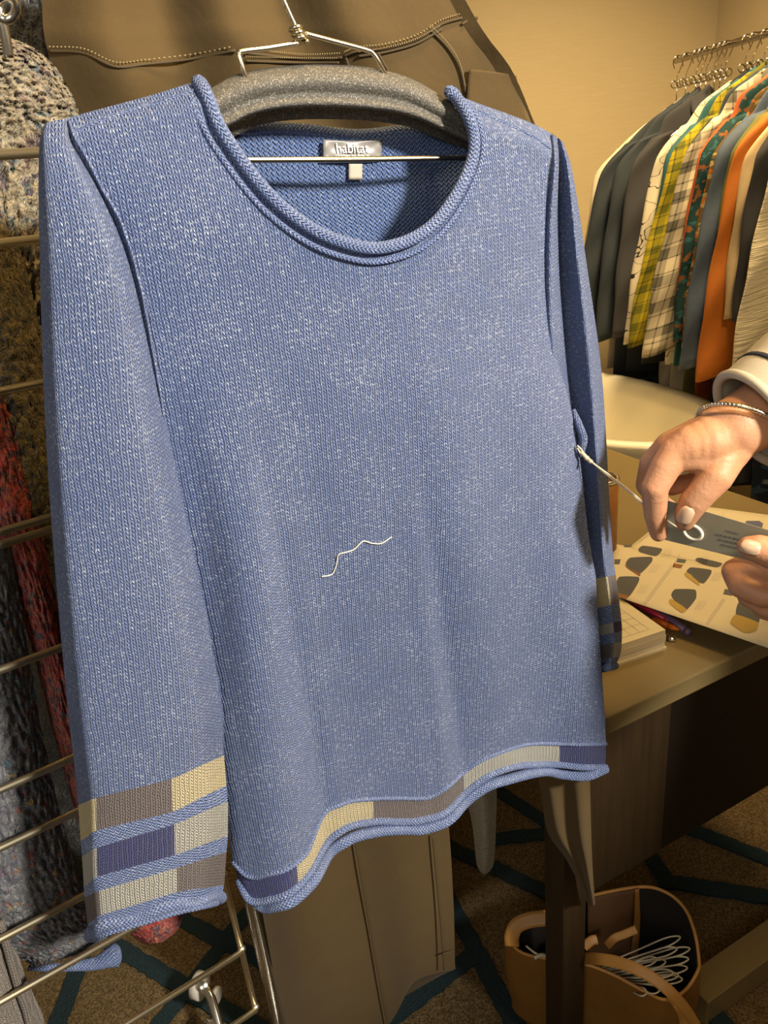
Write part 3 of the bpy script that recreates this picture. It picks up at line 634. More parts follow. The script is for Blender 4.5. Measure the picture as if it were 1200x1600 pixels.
MB().tube([D(44, 1512, .735), D(80, 1512, .725), D(115, 1510, .72), D(150, 1505, .715), D(172, 1496, .712), D(182, 1492, .711), D(188, 1490, .711)], [.003, .004, .005, .007, .011, .013, .007], 14, 60).build('rolled_hem', KPURL, c4)
KT = knit('taupe_chunky_knit', (.27, .225, .185), (.45, .4, .33), .0055, .0042, .3)
c5 = garment('taupe_sweater', 'taupe ribbed sweater corner at the bottom left below the tweed sweater', 'sweater', [((-140, 1420), (-4, 1435), 0), ((-130, 1490), (22, 1475), 0), ((-120, 1540), (38, 1520), 0), ((-110, 1590), (55, 1560), 0), ((-100, 1640), (68, 1590), 0), ((-90, 1690), (76, 1640), 0)], KT, .70, .04, amp=.0004)
for k in (0, 1): MB().tube([D(x+k*-22, y, .672+.01*k) for x, y in [(0, 1440), (14, 1490), (28, 1540), (44, 1590), (56, 1650)]], .004, 8, 40).build('rib', KT, c5)
c6 = garment('black_jacket', 'black knit garment in shadow behind the cream cardigan and grid', 'jacket', [((-120, -60), (90, -60), 0), ((-110, 100), (86, 100), 0), ((-100, 300), (120, 300), 0), ((-90, 600), (140, 600), 0), ((-80, 900), (170, 900), 0), ((-60, 1200), (200, 1200), 0), ((0, 1330), (210, 1330), 0), ((20, 1400), (200, 1390), 0)], BLACKK, .90, .02)
# chrome hook at top left
ck = thing('chain_hook', 'chrome ring and hook at the very top left corner', 'hook', D(6, 50, .66))
MB().tube([D(8+17*math.cos(a), 12+19*math.sin(a), .66+.004*math.sin(a)) for a in np.linspace(0, 2*math.pi, 20, endpoint=False)], .0032, 10, 60, True).build('ring', CHROME, ck)
MB().tube([D(-8, -20, .665), D(0, 20, .665), D(8, 55, .667), D(14, 90, .67)], .0035, 10, 20).build('hook', CHROME, ck)

# ------------------------------------------------------------------ desk
TZ = .72; DD = azdir(64.2); DI = np.array([-DD[1], DD[0], 0])
DTOP = plain('desk_laminate', (.20, .145, .062), .32, 0, .10, 9, 0, .45)
t = NT('dark_wood'); co = t.coord(); x_, y_, z_ = t.xyz(co); g = t.noise(t.comb(t.M('MULTIPLY', x_, 90), t.M('MULTIPLY', y_, 90), t.M('MULTIPLY', z_, 6)), 1, 4, .6)
t.bump(g, .15, .001); DWOOD = t.fin(t.mix(g, (.018, .010, .004), (.045, .026, .011)), .45)
A0 = at_z(950, 1120, TZ); C2 = at_z(1200, 787, TZ)
a_end = float((C2-A0)@DD); dep = float((at_z(948, 701, TZ)-A0)@DI)+.05; print('dep', dep)
desk = thing('desk', 'dark brown desk with olive brown laminate top behind the blue sweater', 'desk', (A0+DI*.4+DD*.2)*[1, 1, 0])
s0 = -.09
def dk(s_, i_, z): return A0*[1, 1, 0]+DD*s_+DI*i_+np.array([0, 0, z])
MB().box(dk((s0+a_end)/2, dep/2, TZ-.016), DD*(a_end-s0)/2, DI*dep/2, (0, 0, .016), .003).build('desk_top', DTOP, desk, False)
def dplane(px, py, i_): return at_plane(px, py, A0+DI*i_, DI)
pz = float(dplane(1000, 1345, .05)[2])
sb = float((dplane(1032, 1300, .05)-A0)@DD)
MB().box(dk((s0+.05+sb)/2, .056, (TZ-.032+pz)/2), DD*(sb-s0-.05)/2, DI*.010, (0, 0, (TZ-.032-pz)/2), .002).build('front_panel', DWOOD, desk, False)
MB().box(dk((sb+a_end-.05)/2, .058, (TZ-.032+pz)/2), DD*(a_end-.05-sb)/2, DI*.010, (0, 0, (TZ-.032-pz)/2), .002).build('front_panel', plain('shade_black_wood', (.010, .006, .003), .5), desk, False)  # desk wood blackened here to paint in the shade under the top
sl0, sl1 = float((dplane(880, 1500, .02)-A0)@DD), float((dplane(914, 1500, .02)-A0)@DD); lw = (sl1-sl0)
for s_ in ((sl0+sl1)/2, a_end-.06):
    for i_ in (.02+lw/2, dep-.06):
        MB().box(dk(s_, i_, (TZ-.032)/2), DD*lw/2, DI*lw/2, (0, 0, (TZ-.032)/2), .002).build('leg', DWOOD, desk, False)
ss0 = float((at_z(1080, 1540, .06)-A0)@DD)
MB().box(dk((ss0+a_end-.02)/2, -.028, .03), DD*(a_end-.02-ss0)/2, DI*.027, (0, 0, .03), .002).build('stretcher', DTOP, desk, False)

# ---- things on the desk
PAPER = plain('paper', (.64, .55, .37), .7, 0, .03, 8); INKD = plain('print_dark', (.10, .10, .10), .7); INKG = plain('print_grey', (.42, .38, .32), .7)
INKB = plain('print_blue', (.10, .11, .2), .7); INKO = plain('print_brown', (.25, .10, .03), .7); INKY = plain('print_ochre', (.42, .28, .06), .7); INKS = plain('print_slate', (.075, .075, .08), .7)
PADM = plain('pad_paper', (.58, .49, .33), .75, 0, .05)
def lines_on(quads, mat, name, par, e): 
    m = MB()
    for a, b_, wd in quads:
        d = b_-a; n = np.cross(d, (0, 0, 1)); n = n/np.linalg.norm(n)*wd; m.add([a-n, b_-n, b_+n, a+n], [(0, 1, 2, 3)])
    return m.build(name, mat, par, False)
# note pad: a thick stack with a printed table
ph = .034; pt = TZ+ph
pq = [at_z(1040, 984, pt), at_z(972, 936, pt)]; e1 = pq[1]-pq[0]; p3 = at_z(955, 1012, pt); e2 = p3-pq[0]; e2 = e2/np.linalg.norm(e2)*.20
pad = thing('order_pad', 'thick cream order pad with printed grid lying under the catalogue page', 'pad', (pq[0]+e1/2+e2/2)*[1, 1, 0]+[0, 0, TZ])
def padslab(z0, z1, gx, mat, name):
    c = (pq[0]+e1*1.2+e2/2); c[2] = (z0+z1)/2
    return MB().box(c, e1*(1.2+gx), e2*(.5+gx), (0, 0, (z1-z0)/2)).build(name, mat, pad, False)
padslab(TZ, TZ+.004, .015, PADM, 'backing'); padslab(TZ+.004, TZ+.014, .0, PAPER, 'sheet_stack'); padslab(TZ+.0143, TZ+.024, .006, PADM, 'sheet_stack'); padslab(TZ+.0243, pt, .0, PAPER, 'sheet_stack')
def pp(a, b_): v = pq[0]+e1*a+e2*b_; v[2] = pt+.0004; return v
ql = [(pp(.12, k), pp(1.3, k), .0004) for k in (.1, .18, .26, .34, .42, .5)]+[(pp(k, .1), pp(k, .55), .0004) for k in (.12, .3, .48, .66, .84, 1.02)]
lines_on(ql, INKG, 'printed_grid', pad, 0)
# catalogue pages
PZ = TZ+.040
def page(name, label, corners, z, lift=0):
    o = thing(name, label, 'paper', at_z(*corners[0], TZ))
    Q = [at_z(*c_, z_) for c_, z_ in zip(corners, z)]
    G = net([[Q[0]+(Q[1]-Q[0])*k+np.array([0, 0, lift*math.sin(math.pi*k)]) for k in (0, .25, .5, .75, 1)], [Q[0]*.5+Q[3]*.5+(Q[1]*.5+Q[2]*.5-Q[0]*.5-Q[3]*.5)*k+np.array([0, 0, lift*math.sin(math.pi*k)]) for k in (0, .25, .5, .75, 1)], [Q[3]+(Q[2]-Q[3])*k+np.array([0, 0, lift*math.sin(math.pi*k)]) for k in (0, .25, .5, .75, 1)]], 24, 12)
    MB().grid(G).build('sheet', PAPER, o, solid=.0006)
    n = np.cross(Q[1]-Q[0], Q[3]-Q[0]); n /= np.linalg.norm(n); n = n if n[2] > 0 else -n
    return o, Q, n
pg, Q, n_ = page('catalogue_page', 'catalogue page printed with small sweater photos on the desk', [(962, 850), (1290, 918), (1290, 1043), (935, 922)], (PZ, PZ, PZ, PZ))
pg2, Q2, n2_ = page('catalogue_sheet', 'second catalogue sheet under the grey hang tag', [(1068, 787), (1300, 818), (1300, 935), (975, 862)], (PZ-.008,)*4)
def pr(x, y, e=.0009): return at_plane(x, y, Q[0]+n_*e, n_)
def pic(pts, mat, name='printed_sweater', par=None, e=.0009):
    if name == 'printed_sweater' and len(pts) > 4: pts = [tuple(p) for p in .5*cr(pts, 36, True)+.5*np.array([np.interp(np.arange(36)*len(pts)/36, range(len(pts)+1), [q_[k] for q_ in list(pts)+[pts[0]]]) for k in (0, 1)]).T]
    return MB().add([pr(x, y, e) for x, y in pts], [tuple(range(len(pts)))]).build(name, mat, par or pg, False)
def pc7(*a): return [(900+x/4, 800+y/4) for x, y in a]
pic(pc7((390, 230), (420, 210), (540, 230), (500, 275), (400, 250)), INKS); pic(pc7((310, 320), (340, 285), (470, 280), (475, 310), (400, 385), (330, 350)), INKS); pic(pc7((310, 325), (330, 350), (400, 385), (395, 398), (315, 345)), INKO, e=.0012)
pic(pc7((240, 480), (270, 405), (390, 405), (390, 440), (330, 530), (260, 510)), INKS); pic(pc7((260, 505), (330, 525), (315, 545), (262, 525)), INKO, e=.0012)
pic(pc7((745, 300), (770, 285), (915, 320), (880, 345), (790, 325)), INKS); pic(pc7((690, 370), (720, 345), (840, 360), (845, 385), (800, 445), (750, 430), (720, 390)), INKS); pic(pc7((678, 385), (695, 375), (770, 440), (765, 457), (690, 405)), INKY, e=.0012)
pic(pc7((595, 520), (620, 482), (745, 485), (750, 540), (690, 612), (640, 590)), INKS); pic(pc7((582, 550), (600, 545), (690, 605), (660, 630), (588, 575)), INKY, e=.0012)
pic(pc7((1000, 610), (1025, 555), (1150, 572), (1162, 600), (1130, 740), (1060, 740), (1000, 690)), INKS); pic(pc7((965, 680), (1000, 640), (1140, 690), (1125, 742), (1050, 755), (970, 700)), INKY, e=.0012)
for q_, m_ in [(((300, 205), (350, 205), (348, 218), (300, 218)), INKD), (((240, 295), (280, 295), (272, 325), (240, 325)), INKD), (((635, 290), (690, 298), (680, 320), (628, 312)), INKD), (((612, 320), (670, 330), (655, 352), (602, 342)), INKO), (((930, 480), (990, 492), (975, 522), (920, 512)), INKD), (((950, 440), (990, 455), (985, 475), (945, 465)), INKY)]:
    pic(pc7(*q_), m_, 'colour_swatch')
tl = []
for x0, y0, x1, y1 in [(420, 575, 600, 330), (432, 580, 612, 335), (810, 700, 920, 540), (822, 705, 932, 545), (610, 330, 650, 262)]:
    tl.append((pr(*pc7((x0, y0))[0]), pr(*pc7((x1, y1))[0]), .0006))
for cx, cy in [(480, 350), (410, 480), (870, 400), (770, 580), (1185, 680), (560, 250), (790, 300)]:
    for k in range(4): tl.append((pr(*pc7((cx-28+k*14, cy+30))[0]), pr(*pc7((cx+2+k*14, cy-25))[0]), .00035))
lines_on(tl, INKG, 'printed_text', pg, 0)
def pr2(x, y, e=.0009): return at_plane(x, y, Q2[0]+n2_*e, n2_)
MB().add([pr2(x, y) for x, y in pc7((1050, 80), (1065, 55), (1145, 55), (1170, 72), (1160, 108), (1100, 100))], [tuple(range(6))]).build('printed_sweater', INKB, pg2, False)
lines_on([(pr2(*pc7((900, 45))[0]), pr2(*pc7((925, 0))[0]), .0004), (pr2(*pc7((390, 190))[0]), pr2(*pc7((460, 135))[0]), .0005)], INKG, 'printed_text', pg2, 0)
# pens
def pen(name, label, a, b_, r, mat, tipmat=None, tip=.2, zz=.0):
    A, B = at_z(*a, TZ+r+zz), at_z(*b_, TZ+r+zz); o = thing(name, label, 'pen', A-np.array([0, 0, r]))
    k = 1-tip
    MB().tube([A, A+(B-A)*k], r, 12).build('barrel', mat, o)
    MB().tube([A+(B-A)*k, A+(B-A)*(k+tip*.5), B], [r*1.02, r*.9, r*.45] if tipmat is not None else [r, r, r*.8], 12).build('tip', tipmat or mat, o)
PINK = plain('pink_plastic', (.75, .04, .10), .3); ORNG = plain('orange_plastic', (.85, .2, .01), .3); PURP = plain('mauve_plastic', (.17, .11, .19), .4)
pen('pink_pen', 'bright pink pen under the catalogue page edge', (985, 938), (1046, 971), .0048, PINK, None, .1)
pen('orange_pen', 'orange pen with a pointed tip beside the order pad', (1020, 968), (1061, 984), .0050, ORNG, ORNG, .4)
pen('mauve_pen', 'thick mauve pen lying on the bare desk top', (1020, 950), (1078, 989), .0062, PURP, None, .1)
pen('metal_pen', 'black pen with a metal tip beside the order pad', (1015, 990), (1056, 1000), .0042, plain('black_plastic', (.015, .015, .015), .3), CHROME, .25)
# pen cup behind the sleeve
cup = thing('pen_cup', 'tan leather cup with a metal rim partly behind the right sleeve', 'cup', at_z(936, 885, TZ))
cb_ = at_z(936, 885, TZ); ch = .172; cr_ = .028
MB().tube([cb_, cb_+[0, 0, ch]], cr_, 28, cap=False).build('cup_wall', plain('tan_leather_cup', (.28, .12, .035), .5, 0, .2), cup, solid=.003)
MB().tube([cb_+[0, 0, .001], cb_+[0, 0, .004]], cr_-.002, 28).build('cup_base', DWOOD, cup)
MB().tube([cb_+np.array([cr_*math.cos(a), cr_*math.sin(a), ch]) for a in np.linspace(0, 2*math.pi, 24, endpoint=False)], .0032, 8, 48, True).tube([cb_+[0, 0, ch-.03], cb_+[0, 0, ch]], cr_+.001, 28, cap=False).build('rim', CHROME, cup)

# ------------------------------------------------------------------ bathtub
TUB = plain('white_enamel', (.82, .77, .62), .12, 0, .02, 5, 0, .6)
tub = thing('bathtub', 'white freestanding bathtub behind the desk', 'bathtub', (.42, 2.45, 0))
TR = .685; ra, rb = .56, .315
tdir = DI; tn = np.array([-tdir[1], tdir[0], 0])
TE = at_z(1108, 648, TR)                  # right end of the rim
tcn = C2*[1, 1, 0]+DD*.325+DI*.97
def ring(f, z, n=72):
    return [tcn+tdir*ra*f[0]*math.copysign(abs(math.cos(a))**.92, math.cos(a))+tn*rb*f[1]*math.copysign(abs(math.sin(a))**.92, math.sin(a))+np.array([0, 0, z]) for a in np.linspace(0, 2*math.pi, n, endpoint=False)]
prof = [((.72, .68), .04), ((.78, .74), .06), ((.86, .84), .25), ((.95, .93), .50), ((.99, .98), TR-.03), ((1.0, 1.0), TR-.01), ((.985, .97), TR), ((.94, .90), TR), ((.915, .855), TR-.012), ((.88, .82), TR-.06), ((.82, .76), .4), ((.74, .66), .2), ((.6, .5), .14), ((.2, .2), .13), ((.01, .01), .13)]
MB().grid(np.array([ring(f, z) for f, z in prof]), None, True).build('tub_shell', TUB, tub)
MB().grid(np.array([ring(f, z) for f, z in [((.66, .62), 0), ((.70, .66), .0), ((.70, .66), .05), ((.66, .62), .05)]]), None, True).build('tub_plinth', TUB, tub)

# ------------------------------------------------------------------ far clothes rail
rail = thing('garment_rack', 'chrome clothes rail by the wall carrying many shirts', 'rack', E0*[1, 1, 0])
RZ = float(E0[2]); rl = 1.75
MB().tube([E0+RDIR*.03, E0-RDIR*rl], .011, 14).build('rail', RACKM, rail)
for q_ in (E0-RDIR*.62, E0-RDIR*rl):
    MB().tube([q_*[1, 1, 0]+[0, 0, .03], q_+[0, 0, .012]], .011, 14).build('upright', RACKM, rail)
    MB().tube([q_*[1, 1, 0]+[0, 0, .03]-RLAT*.24, q_*[1, 1, 0]+[0, 0, .03]+RLAT*.24], .011, 12).build('foot', RACKM, rail)
lowr = E0*[1, 1, 0]+RLAT*.11+[0, 0, .98]
MB().tube([lowr+RDIR*.02, lowr-RDIR*rl], .010, 12).build('low_rail', RACKM, rail)
def railp(px, z):
    lo, hi = -.1, 2.2
    for _ in range(40):
        m = (lo+hi)/2
        if proj(E0-RDIR*m)[0] < px: lo = m
        else: hi = m
    v = E0-RDIR*lo; v[2] = z; return v
WHT = plain('white_cotton', (.54, .48, .36), .8, 0, .06, 20); NVY = plain('navy_cotton', (.013, .021, .031), .75, 0, .25, 20); TEAL = plain('teal_cotton', (.01, .075, .085), .75, 0, .3, 20)
PRT = printed('ink_scroll_print', (.54, .48, .36), (.02, .02, .02), 24, .03, .03); YPL = plaid('mustard_plaid', (.33, .26, .010), (.06, .075, .01), (.02, .02, .01)); BWP = plaid('black_white_plaid', (.54, .47, .34), (.03, .035, .03), (.01, .01, .01), .075, .04)
RUST = plain('rust_cotton', (.36, .075, .015), .8, 0, .2, 20); DTF = floral('dark_teal_floral', (.008, .035, .035), [(.02, .09, .1), (.2, .07, .02)]); PAIS = floral('brown_paisley', (.10, .06, .02), [(.02, .04, .03), (.36, .1, .015), (.3, .22, .08)])
SLT = plain('slate_blue_linen', (.06, .085, .13), .8, 0, .2, 60); OLV = plain('olive_cotton', (.12, .12, .02), .8); ORA = plain('orange_corduroy', (.45, .13, .007), .8, 0, .15, 40); PCH = plain('peach_cotton', (.54, .40, .22), .8); CHC = plain('charcoal_knit', (.03, .03, .035), .85); STRP = None
t = NT('teal_stripe'); x_, y_, _ = t.xyz(t.coord('UV')); STRP = t.fin(t.mix(t.M('LESS_THAN', t.M('FRACT', t.M('DIVIDE', y_, .016)), .5), (.01, .12, .15), (.08, .38, .42)), .8)
t = NT('cream_crinkle'); x_, y_, _ = t.xyz(t.coord('UV')); nz = t.noise(t.comb(t.M('MULTIPLY', x_, 18), t.M('MULTIPLY', y_, 120)), 1, 3, .6); t.bump(nz, 1.0, .008); CRNK = t.fin(t.mix(nz, (.62, .54, .36), (.78, .70, .50)), .85)
FLB = floral('navy_floral', (.012, .018, .03), [(.03, .06, .10), (.16, .18, .2), (.05, .04, .04)], 26)
def lp(o, x, y, z): return o+RLAT*x-RDIR*y+np.array([0, 0, z])
def shirt(o, mat, label, cat='shirt', drop=.15, L=.88, hw=.23, slv=.62, flare=.12, tilt=0.0, sleeves=True, collar=True, hemw=1.05, seed=0, slw=.076, name='hanging_shirt', thick=.013):
    """a garment hung flat across the rail: rings of a lens-shaped body, two sleeves and a folded collar."""
    rg = random.Random(seed); rt = thing(name, label, cat, lp(o, 0, 0, -drop-L))
    prof = [(0, .045, .4), (-.018, .075, .7), (-.05, .13, .8), (-.095, hw*.88, .9), (-.12, hw*.97, 1), (-.19, hw, 1.1), (-.36, hw*.98, 1.25), (-.6, hw*1.0, 1.35), (-L+.01, hw*hemw, 1.4), (-L, hw*hemw, 1.35)]
    n = 56; rows = []; uv = []; ph = rg.uniform(0, 6)
    for z, hw_, tk in prof:
        rr = []; uu = []
        for i in range(n):
            a = 2*math.pi*i/n; x = math.copysign(abs(math.cos(a))**.9, math.cos(a))*hw_; k = min(1, -z/.4)
            y = math.sin(a)*thick*tk+.007*k*math.sin(x*38+ph)
            rr.append(lp(o, x, y+tilt*x, z-drop+.0*x)); uu.append((x, z))
        rows.append(rr); uv.append(uu)
    A = np.array(rows); A = np.stack([cr(A[:, j], 50) for j in range(n)], 1); U = np.array(uv); U = np.stack([cr(U[:, j], 50) for j in range(n)], 1)
    MB().grid(A, U, True, cap=True).build('body', mat, rt)
    if sleeves:
        for sg in (-1, 1):
            pts = [(sg*hw*.84, -.10), (sg*(hw*.97+flare*.12), -.17), (sg*(hw+flare*.4), -.17-slv*.3), (sg*(hw+flare*.75), -.17-slv*.62), (sg*(hw+flare), -.15-slv)]
            rx = [.035, slw, slw*.98, slw*.88, slw*.72]; C = cr(pts, 30); Rr = np.interp(np.linspace(0, 1, 30), np.linspace(0, 1, 5), rx); rw = []; uu = []
            for i, ((x, z), r_) in enumerate(zip(C, Rr)):
                r0 = []; u0 = []
                for j in range(20):
                    a = 2*math.pi*j/20; xx = r_*math.cos(a); yy = .019*math.sin(a)+.004*math.sin(z*30+ph+j*.5)+.012
                    r0.append(lp(o, x+xx, yy+tilt*x, z-drop-sg*xx*.25)); u0.append((x+xx+abs(z)*.25, z))
                rw.append(r0); uu.append(u0)
            MB().grid(np.array(rw), np.array(uu), True, cap=True).build('sleeve', mat, rt)
    if collar:
        for sg in (-1, 1):
            P = [[lp(o, sg*.052*f, .018*(1-f)+.022*g, -drop+.028*(1-g*1.5)*(1-.3*f)-.012*g-.03*f) for f in (0, .5, 1)] for g in (0, .5, 1)]
            MB().grid(net(P, 8, 8), None).build('collar', mat, rt, solid=.003)
    return rt
SH = [(1064, WHT, 'white shirt hanging farthest back on the rail against the wall', 0.14, 0.84, 0.220, 0.58, 0.076), (1074, NVY, 'dark navy shirt next to the white shirt at the far end', 0.13, 0.89, 0.210, 0.62, 0.136), (1090, NVY, 'second dark navy shirt, nearer than the first navy one', 0.12, 0.86, 0.190, 0.58, 0.085),
      (1106, CHC, 'charcoal shirt hidden between the navy and the scroll print shirts', 0.12, 0.82, 0.170, 0.56, 0.068), (1168, PRT, 'white shirt with black scroll line print', 0.10, 0.80, 0.190, 0.56, 0.106),
      (1180, TEAL, 'dark teal shirt between the scroll print and mustard plaid shirts', 0.10, 0.80, 0.180, 0.54, 0.076), (1198, YPL, 'mustard yellow plaid shirt', 0.09, 0.78, 0.180, 0.56, 0.149),
      (1212, NVY, 'black shirt between the mustard plaid and black and white plaid shirts', 0.09, 0.74, 0.170, 0.51, 0.085), (1222, BWP, 'black and white plaid shirt', 0.09, 0.78, 0.180, 0.58, 0.132), (1236, RUST, 'rust red shirt beside the black and white plaid', 0.10, 0.70, 0.170, 0.42, 0.060),
      (1246, DTF, 'dark teal floral blouse', 0.10, 0.72, 0.175, 0.52, 0.076), (1262, PAIS, 'brown paisley blouse with orange flowers', 0.11, 0.74, 0.170, 0.52, 0.076), (1284, SLT, 'slate blue linen shirt', 0.10, 0.78, 0.185, 0.58, 0.093), (1300, OLV, 'olive green shirt edge between slate and orange shirts', 0.10, 0.70, 0.175, 0.42, 0.043),
      (1314, ORA, 'orange corduroy shirt beside the slate blue linen one', 0.10, 0.78, 0.180, 0.60, 0.085), (1330, PCH, 'peach shirt beside the orange corduroy shirt', 0.11, 0.68, 0.175, 0.42, 0.043), (1350, CHC, 'charcoal knit top behind the cream crinkled blouse', 0.11, 0.68, 0.175, 0.42, 0.043), (1392, CRNK, 'cream crinkled blouse hanging nearest on the rail', 0.13, 0.72, 0.180, 0.56, 0.085)]
proto = None
def hanger(o, drop):
    rt = thing('rail_hanger', 'chrome hanger with a double ring on the far clothes rail', 'hanger', lp(o, 0, 0, -drop), 'chrome hangers on the far rail')
    hk = [(.0, -.03), (-.012, -.018), (-.018, 0), (-.012, .014), (0, .019), (.012, .014), (.017, .0), (.008, -.022), (0, -.040), (0, -.055)]
    MB().tube([lp(o, x, 0, z) for x, z in hk[1:]], .0018, 8, 40).build('hook', RACKM, rt)
    for s_ in (-1, 1): MB().tube([lp(o, s_*.010+.010*math.cos(a), .002*s_, -.064+.010*math.sin(a)) for a in np.linspace(0, 2*math.pi, 12, endpoint=False)], .0022, 6, 24, True).build('ring', RACKM, rt)
    MB().tube([lp(o, 0, 0, -.07), lp(o, 0, 0, -.12)], .0022, 8).build('stem', RACKM, rt)
    MB().tube([lp(o, x, 0, z) for x, z in [(-.14, -.225), (-.08, -.19), (0, -.16), (.08, -.19), (.14, -.225)]], .0035, 8, 30).build('shoulder_bar', RACKM, rt)
    return rt
def copy_tree(o, loc):
    r_ = o.copy(); COL.objects.link(r_); r_.location = loc
    for ch in list(o.children):
        k = ch.copy(); COL.objects.link(k); k.parent = r_
    return r_
h0 = None; hx_list = [1060]+[s_[0] for s_ in SH[1:]]+[1098, 1120, 1129, 1137]
for i, (px, m_, lab_, dr, L, hw, slv, fl) in enumerate(SH):
    o = railp(px, RZ); shirt(o, m_, lab_, drop=dr, L=L, hw=hw, slv=slv, flare=fl, seed=i, collar=i not in (15, 16, 17))
lab_of = {s_[0]: s_[2] for s_ in SH}; lab_of[1060] = SH[0][2]
for px in sorted(hx_list):
    o = railp(px, RZ-.007)
    if h0 is None: h0 = hanger(o, .27); hb = o; hc = h0
    else: hc = copy_tree(h0, Vector((o-hb).tolist())+h0.location)
    if px in lab_of: hc['label'] = 'chrome hanger inside the '+' '.join(lab_of[px].split()[:11])
    else: hc['label'] = 'chrome hanger on the rail between the charcoal and scroll print shirts'; hc['group'] = 'hangers between charcoal and print shirts'
for i, (px, m_, lab_, L, hw) in enumerate([(1030, NVY, 'dark navy garment hanging on the low rail behind the tub', .5, .2), (1052, STRP, 'teal striped top on the low rail below the plaid shirts', .45, .2), (1075, NVY, 'dark blue top on the low rail beside the teal stripes', .5, .18), (1100, WHT, 'white top on the low rail below the plaid shirts', .5, .18),
                                          (1122, WHT, 'second white top on the low rail, nearer than the first', .55, .2), (1150, OLV, 'olive top on the low rail', .42, .17), (1172, RUST, 'rust red top with a loop on the low rail', .52, .17), (1205, NVY, 'nearest dark navy top on the low rail', .6, .2)]):
    o = railp(px, .98)+RLAT*.11; shirt(o, m_, lab_, 'blouse', .03, L, min(hw, .16), .35, .0, 0, True, False, 1.0, 40+i, .05, 'hanging_blouse')
# dark garments at right behind the hand
def flatg(name, label, cat, rows, mat, d, part): 
    f = [[D(x0+(x1-x0)*k, y0+(y1-y0)*k, d-.03*math.sin(math.pi*k)+.012*math.sin(k*11)) for k in np.linspace(0, 1, 9)] for (x0, y0), (x1, y1) in rows]
    b = [[D(x0+(x1-x0)*k, y0+(y1-y0)*k, d+.03*math.sin(math.pi*k)+.004) for k in np.linspace(0, 1, 9)] for (x0, y0), (x1, y1) in rows]
    rt = thing(name, label, cat, D(rows[-1][0][0], rows[-1][0][1], d)); G = net(f, 40, 40)
    MB().grid(G, suv(G)).grid(net(b, 20, 20)).build(part, mat, rt); return rt
flatg('floral_skirt', 'navy floral skirt hanging at the right edge behind the raised hand', 'skirt', [((1178, 560), (1330, 580)), ((1177, 640), (1345, 660)), ((1176, 715), (1350, 730)), ((1172, 800), (1360, 820)), ((1168, 900), (1370, 920))], FLB, 2.0, 'skirt_panel')
flatg('black_skirt', 'plain black skirt hanging beside the navy floral skirt', 'skirt', [((1140, 600), (1210, 605)), ((1142, 700), (1200, 700)), ((1145, 755), (1182, 753))], CHC, 2.1, 'skirt_panel')

# ------------------------------------------------------------------ leather bag under the desk
t = NT('tan_leather'); co = t.coord(); nz = t.noise(co, 18, 4, .6); t.bump(t.noise(co, 220, 3), .4, .001); LEA = t.fin(t.mix(nz, (.17, .075, .014), (.30, .14, .03)), .5)
LIN = plain('dark_lining', (.012, .008, .005), .9); TAN = plain('tan_strap', (.46, .22, .05), .45, 0, .2, 30)
bag = thing('leather_bag', 'open tan leather tote bag on the carpet beside the desk leg', 'bag', at_z(950, 1520, 0))
RIM = [(792, 1462, .20), (803, 1440, .215), (828, 1428, .225), (862, 1424, .23), (915, 1402, .245), (998, 1386, .26), (1040, 1394, .26), (1070, 1420, .25), (1086, 1460, .235), (1092, 1500, .21), (1090, 1518, .205), (1070, 1548, .185), (1040, 1562, .175), (1005, 1548, .18), (960, 1524, .185), (915, 1507, .19), (862, 1499, .19), (815, 1488, .19)]
rim = np.array([at_z(x, y, z) for x, y, z in RIM]); rc = rim.mean(0)
def bagring(f, z, flatten):
    out = []
    for p in rim:
        v = rc+(p-rc)*f; v[2] = p[2]*(1-flatten)+z*flatten; out.append(v)
    return out
rows = [bagring(1, 0, 0), bagring(1.02, .15, .35), bagring(1.03, .09, .7), bagring(.98, .03, .93), bagring(.9, .004, 1), bagring(.3, .003, 1), bagring(.02, .003, 1)]
MB().grid(net(rows, 90, 50, True), None, True).build('bag_body', LEA, bag)
rows = [bagring(.985, 0, 0), bagring(.97, .15, .35), bagring(.95, .09, .7), bagring(.9, .03, .93), bagring(.8, .014, 1), bagring(.3, .012, 1), bagring(.02, .012, 1)]
MB().grid(net(rows, 90, 50, True), None, True).build('lining', LIN, bag)
MB().tube(rim, .0028, 8, 140, True).build('rim_binding', TAN, bag)
def strap(pts, wd, name='handle', mat=TAN, th=.004):
    P = cr([at_z(*p) for p in pts], 40); T = np.gradient(P, axis=0); V = []; 
    for p, t_ in zip(P, T):
        s_ = np.cross(t_, p-CC); s_ /= np.linalg.norm(s_); V.append([p-s_*wd/2, p-s_*wd/4, p, p+s_*wd/4, p+s_*wd/2])
    return MB().grid(np.array(V)).build(name, mat, bag, solid=th)
strap([(905, 1498, .2), (930, 1498, .26), (970, 1505, .28), (1015, 1525, .28), (1055, 1558, .26), (1085, 1600, .2), (1096, 1640, .14)], .017)
strap([(1046, 1556, .185), (1060, 1572, .19), (1068, 1595, .16), (1070, 1630, .12)], .014)
strap([(800, 1478, .2), (800, 1462, .22), (808, 1446, .235), (830, 1437, .245), (862, 1434, .25)], .024)
strap([(948, 1478, .235), (960, 1466, .25), (975, 1460, .255), (994, 1452, .26)], .012)
strap([(912, 1480, .235), (924, 1470, .24), (933, 1468, .24)], .014)
P = net([[at_z(998, 1388, .262), at_z(1000, 1440, .20), at_z(996, 1500, .14)], [at_z(992, 1390, .262), at_z(990, 1440, .2), at_z(984, 1502, .14)]], 20, 4); MB().grid(P).build('gusset', LEA, bag, solid=.004)
